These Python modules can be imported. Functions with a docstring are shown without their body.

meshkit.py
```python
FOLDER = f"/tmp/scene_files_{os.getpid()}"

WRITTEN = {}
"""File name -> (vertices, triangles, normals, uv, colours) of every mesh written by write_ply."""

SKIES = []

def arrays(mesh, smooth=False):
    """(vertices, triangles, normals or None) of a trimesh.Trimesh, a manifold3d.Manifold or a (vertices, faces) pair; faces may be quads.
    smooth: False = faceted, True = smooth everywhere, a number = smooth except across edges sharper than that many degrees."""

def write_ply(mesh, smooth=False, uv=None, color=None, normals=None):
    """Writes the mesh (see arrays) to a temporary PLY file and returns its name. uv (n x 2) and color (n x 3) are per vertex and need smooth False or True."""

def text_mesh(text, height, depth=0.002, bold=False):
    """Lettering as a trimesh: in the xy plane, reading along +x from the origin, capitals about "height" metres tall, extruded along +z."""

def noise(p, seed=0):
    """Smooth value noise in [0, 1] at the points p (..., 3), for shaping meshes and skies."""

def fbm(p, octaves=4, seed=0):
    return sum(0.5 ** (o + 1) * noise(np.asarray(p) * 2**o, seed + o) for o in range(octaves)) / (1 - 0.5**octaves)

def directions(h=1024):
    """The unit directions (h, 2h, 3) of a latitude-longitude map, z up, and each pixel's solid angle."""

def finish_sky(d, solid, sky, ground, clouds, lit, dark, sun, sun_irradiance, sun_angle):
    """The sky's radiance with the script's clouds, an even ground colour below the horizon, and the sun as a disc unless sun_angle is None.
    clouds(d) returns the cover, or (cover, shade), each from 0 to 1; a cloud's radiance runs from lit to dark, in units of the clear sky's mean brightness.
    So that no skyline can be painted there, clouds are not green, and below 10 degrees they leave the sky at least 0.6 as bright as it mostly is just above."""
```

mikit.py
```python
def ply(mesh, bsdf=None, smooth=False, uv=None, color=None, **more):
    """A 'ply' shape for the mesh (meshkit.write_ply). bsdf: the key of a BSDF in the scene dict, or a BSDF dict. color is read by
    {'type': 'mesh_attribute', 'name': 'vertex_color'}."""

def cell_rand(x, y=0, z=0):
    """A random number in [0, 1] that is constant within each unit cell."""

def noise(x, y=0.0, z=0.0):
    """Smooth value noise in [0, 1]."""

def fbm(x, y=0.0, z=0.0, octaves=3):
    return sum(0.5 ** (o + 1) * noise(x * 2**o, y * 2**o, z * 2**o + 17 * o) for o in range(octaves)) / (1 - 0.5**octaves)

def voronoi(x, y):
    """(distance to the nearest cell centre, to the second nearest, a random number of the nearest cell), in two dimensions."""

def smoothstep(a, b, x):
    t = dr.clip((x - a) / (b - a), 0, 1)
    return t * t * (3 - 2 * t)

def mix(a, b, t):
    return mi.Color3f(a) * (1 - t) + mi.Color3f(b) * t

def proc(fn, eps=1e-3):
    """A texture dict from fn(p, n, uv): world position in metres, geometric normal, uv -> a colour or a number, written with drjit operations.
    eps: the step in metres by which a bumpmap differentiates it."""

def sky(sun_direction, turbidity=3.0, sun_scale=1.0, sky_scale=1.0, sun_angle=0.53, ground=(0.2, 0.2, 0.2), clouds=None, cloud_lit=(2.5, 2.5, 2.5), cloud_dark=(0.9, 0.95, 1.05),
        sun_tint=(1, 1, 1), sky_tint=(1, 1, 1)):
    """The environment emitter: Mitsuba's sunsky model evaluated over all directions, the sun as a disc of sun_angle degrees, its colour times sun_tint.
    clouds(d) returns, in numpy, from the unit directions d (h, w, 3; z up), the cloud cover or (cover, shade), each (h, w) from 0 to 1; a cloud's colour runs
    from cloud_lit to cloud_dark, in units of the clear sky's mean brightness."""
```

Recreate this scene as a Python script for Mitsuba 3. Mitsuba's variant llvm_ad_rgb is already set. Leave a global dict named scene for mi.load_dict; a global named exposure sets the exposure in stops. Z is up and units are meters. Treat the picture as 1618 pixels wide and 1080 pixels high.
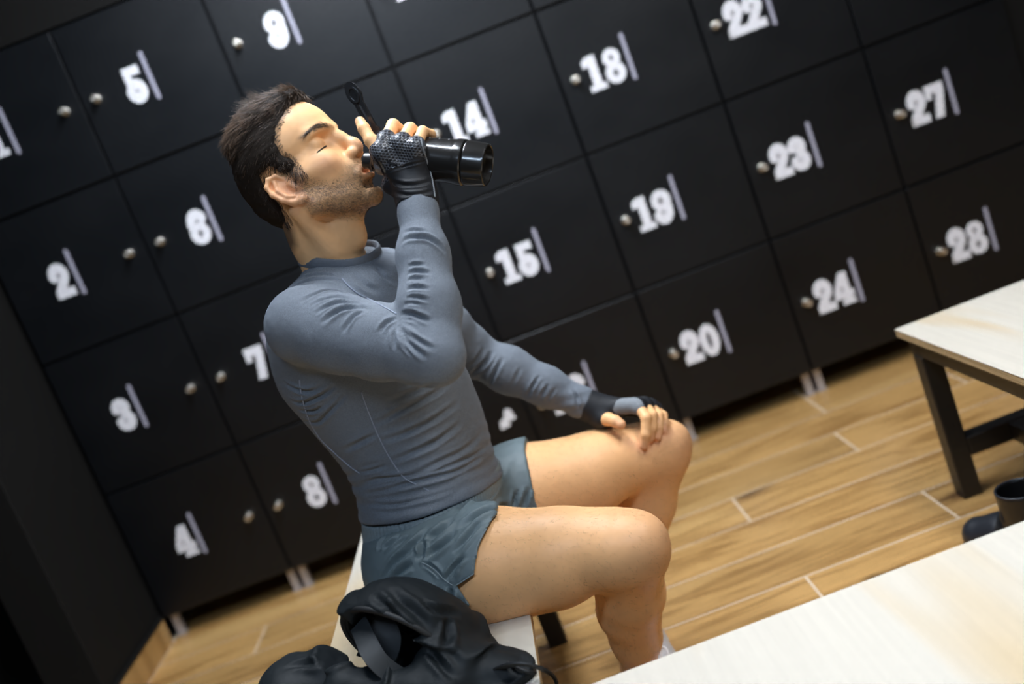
import math, random
import numpy as np, trimesh, shapely, shapely.affinity
from concurrent.futures import ThreadPoolExecutor
from shapely.geometry import Polygon, LineString, Point, box as sbox
import drjit as dr
import mitsuba as mi
import mikit
from mikit import proc, noise, fbm, smoothstep, mix, cell_rand
import meshkit

T = mi.ScalarTransform4f
scene, labels = {}, {}
rng = np.random.default_rng(7)

# ------------------------------------------------------------------ camera, light, exposure
CAM = np.array([1.5398, -3.1579, 1.1034])
RIGHT, DOWN, FWD = (np.array(v) for v in ((0.93318, -0.04621, -0.35641), (-0.35889, -0.17261, -0.91728), (-0.01913, 0.98391, -0.17766)))
FPX = 1565.5
exposure = 0.14
scene['camera'] = {'type': 'thinlens', 'fov': 2 * math.degrees(math.atan(809 / FPX)), 'fov_axis': 'x', 'aperture_radius': 0.0085, 'focus_distance': 1.55,
                   'near_clip': 0.05, 'far_clip': 50.0,
                   'to_world': T().look_at(origin=CAM.tolist(), target=(CAM + FWD).tolist(), up=(-DOWN).tolist())}
LAMPS = [  # x, y, z, size x, size y, radiance rgb
    (1.40, -1.15, 2.62, 0.34, 1.50, (36, 39, 43)),
    (2.75, -2.3, 2.62, 0.34, 1.50, (21, 21.5, 22)),
    (1.3, -3.9, 2.62, 1.50, 0.34, (19, 24, 31)),
]

# ------------------------------------------------------------------ helpers
def at(px, py, Y):
    d = (px - 809) / FPX * RIGHT + (py - 540) / FPX * DOWN + FWD
    return CAM + d * (Y - CAM[1]) / d[1]

def numbered(key):
    if key not in scene and key not in labels: return key
    i = 1
    while f'{key}_{i:03d}' in scene or f'{key}_{i:03d}' in labels: i += 1
    return f'{key}_{i:03d}'

def thing(name, label, cat, group=None):
    key = numbered(name); labels[key] = {'label': label, 'category': cat}
    if group: labels[key]['group'] = group
    return key

def put(name, mesh, m, parent=None, label=None, smooth=False, kind=None, color=None, ply=None, **more):
    key = numbered(f'{parent}__{name}' if parent else name)
    scene[key] = dict(ply) if ply else mikit.ply(mesh, m, smooth=smooth, color=color)
    scene[key].update(more)
    if label or kind:
        labels[key] = {}
        if label: labels[key]['label'] = label
        if kind: labels[key]['kind'] = kind
    return key

def bbox(x0, x1, y0, y1, z0, z1, bev=0.0):
    """box, its edges chamfered by bev"""
    if bev <= 0:
        m = trimesh.creation.box((x1 - x0, y1 - y0, z1 - z0)); m.apply_translation(((x0 + x1) / 2, (y0 + y1) / 2, (z0 + z1) / 2)); return m
    pts = []
    for x, sx in ((x0, 1), (x1, -1)):
        for y, sy in ((y0, 1), (y1, -1)):
            for z, sz in ((z0, 1), (z1, -1)):
                pts += [(x + sx * bev, y + sy * bev, z), (x + sx * bev, y, z + sz * bev), (x, y + sy * bev, z + sz * bev)]
    return trimesh.convex.convex_hull(np.array(pts))

def tube(path, r, n=10, closed=False, caps=True):
    """round tube along a polyline; r a number or one radius per point"""
    P = np.asarray(path, float); r = np.broadcast_to(np.asarray(r, float), (len(P),))
    tang = np.gradient(P, axis=0) if not closed else np.roll(P, -1, 0) - np.roll(P, 1, 0)
    tang /= np.linalg.norm(tang, axis=1, keepdims=True) + 1e-12
    u = np.cross(tang[0], [0.3, 0.5, 0.8]); u /= np.linalg.norm(u); V = []
    for i in range(len(P)):
        u = u - tang[i] * (u @ tang[i]); u /= np.linalg.norm(u); w = np.cross(tang[i], u)
        a = np.arange(n) * 2 * np.pi / n
        V.append(P[i] + r[i] * (np.cos(a)[:, None] * u + np.sin(a)[:, None] * w))
    V = np.vstack(V); F = []
    for i in range(len(P) if closed else len(P) - 1):
        j = (i + 1) % len(P)
        for k in range(n):
            a, b, c, d = i * n + k, i * n + (k + 1) % n, j * n + (k + 1) % n, j * n + k
            F += [(a, b, c), (a, c, d)]
    if not closed and caps:
        V = np.vstack([V, P[0], P[-1]]); q = len(V) - 2; e = (len(P) - 1) * n
        for k in range(n):
            F += [(q, (k + 1) % n, k), (q + 1, e + k, e + (k + 1) % n)]
    return trimesh.Trimesh(V, F, process=False)

def lathe(prof, p0, p1, n=48):
    """profile [(distance along axis in metres, radius)] revolved about the axis p0 -> p1"""
    p0, p1 = np.asarray(p0, float), np.asarray(p1, float); e = (p1 - p0) / np.linalg.norm(p1 - p0)
    u = np.cross(e, [0, 0, 1] if abs(e[2]) < 0.9 else [1, 0, 0]); u /= np.linalg.norm(u); w = np.cross(e, u)
    a = np.arange(n) * 2 * np.pi / n; ring = np.cos(a)[:, None] * u + np.sin(a)[:, None] * w
    V = np.vstack([p0 + e * t + ring * r for t, r in prof]); F = []
    for i in range(len(prof) - 1):
        for k in range(n):
            A, B, C, D = i * n + k, i * n + (k + 1) % n, (i + 1) * n + (k + 1) % n, (i + 1) * n + k
            F += [(A, B, C), (A, C, D)]
    return trimesh.Trimesh(V, F, process=False)

def prism(poly, depth):
    g = [trimesh.creation.extrude_polygon(q, depth, engine='earcut') for q in getattr(poly, 'geoms', [poly])]
    return trimesh.util.concatenate(g)

# ------------------------------------------------------------------ materials
def bsdf(name, **k):
    base = k.pop('base'); bump = k.pop('bump', None); sc = k.pop('bump_scale', 1.0)
    d = {'type': 'principled', 'base_color': base if isinstance(base, dict) else {'type': 'rgb', 'value': list(base)}, **k}
    if bump is not None: d = {'type': 'bumpmap', 'arbitrary': bump, 'scale': sc, 'bsdf': d}
    scene[name] = {'type': 'twosided', 'bsdf': d}
    return name

def door_col(p, n, uv):
    v = fbm(p.x * 3, p.y * 3, p.z * 3, 3); s = fbm(p.x * 40, 3.0, p.z * 9, 2)
    return mi.Color3f(0.0012, 0.0021, 0.0034) * (0.75 + 0.35 * v + 0.2 * s)
def door_rough(p, n, uv): return 0.36 + 0.12 * fbm(p.x * 5, p.y, p.z * 7, 3)
DOORM = bsdf('mat_door', base=proc(door_col), roughness=proc(door_rough), specular=0.43)
BODYM = bsdf('mat_cabinet', base=(0.006, 0.006, 0.0065), roughness=0.5, specular=0.4)
WHITEM = bsdf('mat_number', base=(0.83, 0.83, 0.87), roughness=0.5)
BARM = bsdf('mat_bar', base=(0.36, 0.35, 0.43), roughness=0.5)
KNOBM = {'type': 'twosided', 'bsdf': {'type': 'roughconductor', 'material': 'Al', 'alpha': 0.22, 'specular_reflectance': {'type': 'rgb', 'value': [0.80, 0.75, 0.66]}}}
scene['mat_knob'] = KNOBM; KNOBM = 'mat_knob'
FOOTM = bsdf('mat_foot', base=(0.50, 0.46, 0.45), roughness=0.4, metallic=0.25)
WALLM = bsdf('mat_wall', base=(0.008, 0.0078, 0.0074), roughness=0.7, specular=0.12)
WALLDM = bsdf('mat_walldark', base=(0.005, 0.005, 0.005), roughness=0.5)
CEILM = bsdf('mat_ceiling', base=(0.05, 0.05, 0.05), roughness=0.9)
FARM = bsdf('mat_farwall', base=(0.10, 0.095, 0.09), roughness=0.9)
STEEL = bsdf('mat_steel', base=(0.0075, 0.0072, 0.007), roughness=0.42, specular=0.5)
GROUT = bsdf('mat_grout', base=(0.60, 0.47, 0.33), roughness=0.8)

def plank_mat(k):
    ox, oy = 3.7 * k, 1.9 * k
    tone = (1.0, 0.90, 1.08, 0.95, 1.04)[k]
    def col(p, n, uv):
        x, y = p.x + ox, p.y + oy
        w = fbm(x * 2.2, y * 9, 0.5, 3)
        g = fbm(x * 5 + w, y * 60 + 6 * w, 1.0, 4)
        f = fbm(x * 25, y * 420, 2.0, 2)
        big = fbm(x * 1.1, y * 8, 4.0, 2)
        c = mix((0.45, 0.258, 0.090), (0.285, 0.148, 0.046), smoothstep(0.38, 0.78, g))
        c = mix(c, (0.54, 0.335, 0.130), smoothstep(0.55, 0.85, big) * 0.8)
        c = c * (0.88 + 0.24 * f) * tone
        u1, u2, r = mikit.voronoi(x * 1.9, y * 5.6)
        wob = noise(x * 30, y * 60, 7.0)
        knot = smoothstep(0.20, 0.02, u1 + 0.07 * (wob - 0.5)) * dr.select(r > 0.80, 1.0, 0.0)
        return mix(c, (0.055, 0.024, 0.010), knot * 0.85)
    return bsdf(f'mat_plank_{k}', base=proc(col), roughness=0.32, specular=0.5)
PLANKS = [plank_mat(k) for k in range(5)]

def ply_col(p, n, uv):
    w = fbm(p.x * 3.0, p.y * 1.2, 1.0, 3)
    band = fbm(p.x * 7 + 1.4 * w, p.y * 0.9 + 3.3, 2.0, 3)
    fine = fbm(p.x * 160, p.y * 5, 5.0, 3)
    c = mix((0.57, 0.52, 0.435), (0.55, 0.405, 0.22), smoothstep(0.54, 0.72, band) * 0.75)
    return c * (0.955 + 0.075 * fine)
def edge_col(p, n, uv):
    lay = noise(p.x * 3, p.y * 3, p.z * 420)
    return mix((0.46, 0.33, 0.17), (0.20, 0.125, 0.055), smoothstep(0.45, 0.7, lay))
PLYTOP = bsdf('mat_plytop', base=proc(ply_col), roughness=0.42, specular=0.4)
PLYEDGE = bsdf('mat_plyedge', base=proc(edge_col), roughness=0.6)

# ------------------------------------------------------------------ room shell
put('wall_back', bbox(-1.0, 5.2, 0.50, 0.60, 0, 2.72), WALLDM, kind='structure', label='dark wall behind the lockers')
put('soffit', bbox(0.0, 5.2, -0.012, 0.50, 1.93, 2.72), WALLM, 'wall_back', label='black bulkhead above the lockers')
put('panel', bbox(3.29, 5.2, 0.0, 0.50, 0.0, 1.929), WALLM, 'wall_back', label='black wall panel at the right end of the lockers')
put('ceiling', bbox(-1.0, 5.2, -5.0, 0.60, 2.72, 2.80), CEILM, kind='structure', label='dark ceiling')
put('wall_left', bbox(-0.10, 0.052, -0.505, 0.50, 0, 2.72, 0.004), WALLM, kind='structure', label='black wall at the left end of the lockers')
put('recess', bbox(-0.40, -0.30, -5.0, 0.5, 0, 2.72), WALLDM, 'wall_left', label='darker recess beyond the left wall edge')
put('wall_right', bbox(5.2, 5.3, -5.0, 0.60, 0, 2.72), FARM, kind='structure')
put('wall_front', bbox(-1.0, 5.2, -5.1, -5.0, 0, 2.72), FARM, kind='structure')
fl = put('floor', bbox(-0.4, 5.2, -5.0, 0.5, -0.05, -0.0012), GROUT, kind='structure', label='floor of wood-look planks with pale joints')
PITCH, LEN, GAP = 0.1835, 1.13, 0.0062
joint = {0: 0.06, 1: 0.431, 2: 2.275, 3: 1.902, 4: 1.53, 5: 2.285, 6: 1.92}
for r in range(0, 22):
    y1 = -0.005 - PITCH * r; y0 = y1 - PITCH
    if r == 0: y1 = 0.4
    j = joint.get(r, 1.5 + (0.377 * (r * 2 % 3)))
    xl = 0.062 if r < 3 else -0.298
    x = j - LEN * math.ceil((j - xl) / LEN)
    while x < 3.9:
        a, b = max(x, xl), min(x + LEN, 4.3)
        if b - a > 0.03:
            put('plank', bbox(a + GAP / 2, b - GAP / 2, y0 + GAP / 2, y1 - GAP / 2, -0.012, 0.0, 0.0006), PLANKS[int(rng.integers(5))], fl)
        x += LEN
tr = put('baseboard_left', bbox(0.0525, 0.062, -0.505, -0.02, 0.0, 0.085, 0.001), PLANKS[1], kind='structure', label='wood-look skirting strip along the left wall')
put('cap', bbox(0.0525, 0.064, -0.505, -0.02, 0.0855, 0.097, 0.001), WALLM, tr, label='black trim along the top of the skirting')

# ------------------------------------------------------------------ ceiling lamps
for i, (x, y, z, sx, sy, rad) in enumerate(LAMPS):
    k = thing('ceiling_light', ('flush ceiling light panel nearest the lockers', 'flush ceiling light panel over the right hand benches', 'wide flush ceiling light panel furthest from the lockers')[i], 'ceiling light')
    fr = trimesh.util.concatenate([bbox(x - sx / 2 - .02, x + sx / 2 + .02, y - sy / 2 - .02, y - sy / 2, z - .005, 2.72), bbox(x - sx / 2 - .02, x + sx / 2 + .02, y + sy / 2, y + sy / 2 + .02, z - .005, 2.72),
                                   bbox(x - sx / 2 - .02, x - sx / 2, y - sy / 2, y + sy / 2, z - .005, 2.72), bbox(x + sx / 2, x + sx / 2 + .02, y - sy / 2, y + sy / 2, z - .005, 2.72)])
    put('frame', fr, STEEL, k)
    q = trimesh.Trimesh([(x - sx / 2, y - sy / 2, z), (x - sx / 2, y + sy / 2, z), (x + sx / 2, y + sy / 2, z), (x + sx / 2, y - sy / 2, z)], [(0, 1, 2), (0, 2, 3)], process=False)
    put('diffuser', q, WHITEM, k, emitter={'type': 'area', 'radiance': {'type': 'rgb', 'value': list(rad)}})

# ------------------------------------------------------------------ lockers
def arc(cx, cy, rx, ry, a0, a1, n=18):
    a = np.radians(np.linspace(a0, a1, n)); return [(cx + rx * math.cos(t), cy + ry * math.sin(t)) for t in a]
def stroke(pts, w, cap='round'): return LineString(pts).buffer(w / 2, cap_style=cap, join_style='round')
def digit(c):
    """heavy slab digit in a box 0.74 wide, 1 high"""
    w = 0.30; e = Point(0, 0).buffer(1, 32); S, M = shapely.affinity.scale, shapely.affinity.translate
    E = lambda cx, cy, rx, ry: M(S(e, rx, ry), cx, cy)
    if c == '0': return E(.37, .5, .37, .5).difference(E(.37, .5, .075, .26))
    if c == '1': return shapely.union_all([sbox(.22, 0, .54, 1), sbox(.06, 0, .68, .17), Polygon([(.22, 1), (.02, .90), (.02, .70), (.22, .74)])])
    if c == '2': return shapely.union_all([stroke(arc(.36, .68, .21, .19, 190, -40) + [(.20, .20)], w), sbox(.02, 0, .72, .24), Polygon([(.02, .0), (.02, .2), (.3, .42), (.5, .3)])])
    if c == '3': return shapely.union_all([stroke(arc(.34, .71, .20, .155, 185, -75), .28), stroke(arc(.36, .30, .22, .165, 80, -185), .28), sbox(.25, .42, .5, .58)])
    if c == '4': return shapely.union_all([Polygon([(.34, 1), (.64, 1), (.64, .42), (.76, .42), (.76, .2), (.64, .2), (.64, .14), (.76, .14), (.76, 0), (.24, 0), (.24, .14), (.34, .14), (.34, .2), (0, .2), (0, .42)])]).difference(Polygon([(.36, .62), (.36, .42), (.25, .42)]))
    if c == '5': return shapely.union_all([sbox(.08, .76, .68, 1), sbox(.08, .46, .34, 1), stroke(arc(.35, .32, .22, .19, 115, -185), w)])
    if c == '6': return E(.37, .32, .37, .32).union(stroke([(.20, .34)] + arc(.42, .60, .24, .27, 175, 30), w)).difference(E(.38, .32, .075, .10))
    if c == '7': return shapely.union_all([sbox(.02, .74, .72, 1), sbox(.02, .58, .22, 1), Polygon([(.42, .8), (.72, .8), (.50, 0), (.18, 0)])])
    if c == '8': return E(.37, .735, .32, .265).union(E(.37, .30, .37, .30)).difference(E(.37, .735, .07, .075)).difference(E(.37, .30, .085, .095))
    if c == '9': return shapely.affinity.rotate(digit('6'), 180, origin=(.37, .5))
X0, CW, DH, Z0 = 0.063, 0.4605, 0.4605, 0.083
NAMES = {'zero': 0}
def number_mesh(txt, height, depth):
    x, gs = 0, []
    for c in txt:
        gs.append(shapely.affinity.translate(digit(c), x, 0)); x += 0.74
    g = shapely.union_all(gs).buffer(0.02).buffer(-0.02)
    g = shapely.affinity.scale(g, height * .79, height, origin=(0, 0)).simplify(0.0004)
    return prism(g, depth), x * height * .79
G = 0.003
door_ply = mikit.ply(bbox(G, CW - G, -0.019, 0, G, DH - G, 0.0025), DOORM)
bar_ply = mikit.ply(prism(LineString([(0, 0.006), (0, 0.142)]).buffer(0.0062), 0.002), BARM)
knob_ply = mikit.ply(lathe([(0, .0), (0, .0085), (.003, .0095), (.012, .0085), (.016, .0115), (.024, .0125), (.027, .0105), (.028, .007), (.0272, .0055), (.0272, .0)], (0, 0, 0), (0, -1, 0), 24), KNOBM, smooth=40)
ring_ply = mikit.ply(lathe([(0, .009), (0, .0135), (.002, .013), (.003, .010)], (0, 0, 0), (0, -1, 0), 24), KNOBM, smooth=40)
ROT = T().rotate([1, 0, 0], 90)
t = 0.018
bodym = trimesh.util.concatenate([bbox(0.0008, t, 0.001, 0.45, 0, 4 * DH), bbox(CW - t, CW - 0.0008, 0.001, 0.45, 0, 4 * DH), bbox(t, CW - t, 0.44, 0.45, 0, 4 * DH)]
                                 + [bbox(t, CW - t, 0.001, 0.44, max(0, z * DH - t / 2), min(4 * DH, z * DH + t / 2)) for z in range(5)])
body_ply = mikit.ply(bodym, BODYM)
foot_ply = mikit.ply(trimesh.util.concatenate([bbox(0, 0.024, 0, 0.03, 0.003, Z0 - 0.0005, 0.002), bbox(-0.004, 0.028, -0.004, 0.034, 0.0, 0.004)]), FOOTM)
LOCK = ['tall black locker column standing against the left wall, knobs on its right', 'second locker column from the left wall, its knobs beside those of the first', 'third locker column from the left wall, behind the man\'s head and back',
        'middle locker column of the row, behind the bottle and the man\'s elbow', 'fifth locker column from the left wall, just right of the drinking bottle', 'sixth locker column from the left wall, next to last of the row', 'last locker column at the right end of the row']
for c in range(7):
    nums = [c * 4 + i + 1 for i in range(4)]
    k = thing('locker_cabinet', LOCK[c], 'locker', None)
    x = X0 + c * CW
    put('body', None, None, k, ply=body_ply, to_world=T().translate([x, 0, Z0]))
    for fx in (0.008, CW - 0.032):
        for fy in (0.014, 0.40):
            put('foot', None, None, k, ply=foot_ply, label='pale metal foot' if fy < .1 else None, to_world=T().translate([x + fx, fy, 0]))
    for i, nn in enumerate(nums):
        z = Z0 + (3 - i) * DH
        d = put('door', None, None, k, label=f'black door with white number {nn}', ply=door_ply, to_world=T().translate([x, 0, z]))
        kx = x + (CW - 0.055 if c == 0 else 0.049)
        put('knob', None, None, d, label='round metal knob', ply=knob_ply, to_world=T().translate([kx, -0.0205, z + DH / 2 - .002]))
        put('knob_plate', None, None, d, ply=ring_ply, to_world=T().translate([kx, -0.019, z + DH / 2 - .002]))
        bx = x + 0.2255
        put('bar', None, None, d, label='grey upright bar beside the number', ply=bar_ply, to_world=T().translate([bx, -0.019, z + DH / 2 + .005 - 0.0725]) @ ROT)
        m, w = number_mesh(str(nn), 0.108, 0.002)
        put('number', m, WHITEM, d, label=f'white number {nn}', to_world=T().translate([bx - 0.0195 - w, -0.019, z + DH / 2 - 0.058]) @ ROT)

    if c == 2:
        put('sticker', prism(Polygon([(0, 0), (.028, .004), (.026, .018), (.052, .020), (.044, .052), (.030, .055), (.020, .030), (.002, .022)]).buffer(.003), .001), WHITEM, d, label='small white mark near the door edge', to_world=T().translate([x + CW - 0.098, -0.019, Z0 + 0.196]) @ ROT)

# ------------------------------------------------------------------ benches
def bench(label, x0, x1, y0, y1, H=0.42):
    """along y when y1 - y0 is longer; top of faced plywood on a black H frame"""
    k = thing('bench', label, 'bench')
    TT, s, o = 0.019, 0.045, 0.016
    tb = put('seat_board', bbox(x0, x1, y0, y1, H - 0.0022, H, 0.0012), PLYTOP, k, label='pale plywood top')
    put('edge', bbox(x0 + .0006, x1 - .0006, y0 + .0006, y1 - .0006, H - TT, H - 0.0024, 0.0004), PLYEDGE, tb, label='layered plywood edge')
    a0, a1, b0, b1 = x0 + o, x1 - o, y0 + o, y1 - o; zt = H - TT - 0.0005
    B = 0.0025
    for X in (a0, a1 - s):
        for Yy in (b0, b1 - s):
            put('leg', bbox(X, X + s, Yy, Yy + s, 0.0, zt - s + .0002, B), STEEL, k)
    put('apron', bbox(a0, a1, b0, b0 + s, zt - s, zt, B), STEEL, k); put('apron', bbox(a0, a1, b1 - s, b1, zt - s, zt, B), STEEL, k)
    put('apron', bbox(a0, a0 + s, b0 + s, b1 - s, zt - s, zt, B), STEEL, k); put('apron', bbox(a1 - s, a1, b0 + s, b1 - s, zt - s, zt, B), STEEL, k)
    c0, c1 = 0.095, 0.14
    if y1 - y0 > x1 - x0:
        for Yy in (b0, b1 - s): put('crossbar', bbox(a0 + s, a1 - s, Yy, Yy + s, c0, c1, B), STEEL, k)
        m = (a0 + a1) / 2
        put('stretcher', bbox(m - s / 2, m + s / 2, b0 + s, b1 - s, c0, c1, B), STEEL, k)
    else:
        for X in (a0, a1 - s): put('crossbar', bbox(X, X + s, b0 + s, b1 - s, c0, c1, B), STEEL, k)
        m = (b0 + b1) / 2
        put('stretcher', bbox(a0 + s, a1 - s, m - s / 2, m + s / 2, c0, c1, B), STEEL, k)
    return k
bench('plywood bench on black steel frame that the man sits on', 1.018, 1.382, -1.93, -0.944)
bench('plywood bench with black square legs standing empty at the right', 2.318, 2.682, -1.93, -0.977)
bench('long plywood bench across the foreground at bottom right', 1.10, 2.70, -2.32, -1.953)
# ------------------------------------------------------------------ implicit surfaces: distance functions, sparse grids, surface nets
f4 = np.float32
def V3(*a): return np.array(a if len(a) > 1 else a[0], float)
def unit(v): v = np.asarray(v, float); return v / np.linalg.norm(v)
def dot3(P, v): return P[:, 0] * f4(v[0]) + P[:, 1] * f4(v[1]) + P[:, 2] * f4(v[2])
def rcone(P, a, b, ra, rb):
    a, b = np.asarray(a, f4), np.asarray(b, f4); ab = b - a; Q = P - a
    t = np.clip(dot3(Q, ab) / max(float(ab @ ab), 1e-12), 0, 1).astype(f4)
    Q = Q - t[:, None] * ab
    return np.sqrt((Q * Q).sum(1)) - (f4(ra) + t * f4(rb - ra))
def ball(P, c, r):
    Q = P - np.asarray(c, f4); return np.sqrt((Q * Q).sum(1)) - f4(r)
def ell(P, c, r, R=None):
    Q = P - np.asarray(c, f4)
    if R is not None: Q = Q @ np.asarray(R, f4).T
    r = np.asarray(r, f4); k0 = np.sqrt(((Q / r) ** 2).sum(1)) + 1e-9; k1 = np.sqrt(((Q / (r * r)) ** 2).sum(1)) + 1e-9
    return k0 * (k0 - 1) / k1
def smin(a, b, k):
    h = np.maximum(f4(k) - np.abs(a - b), 0) / f4(k); return np.minimum(a, b) - h * h * f4(k) * f4(0.25)
def smax(a, b, k): return -smin(-a, -b, k)
def chain(P, pts, rs, k=0.01):
    d = None
    for i in range(len(pts) - 1):
        e = rcone(P, pts[i], pts[i + 1], rs[i], rs[i + 1]); d = e if d is None else smin(d, e, k)
    return d

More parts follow.
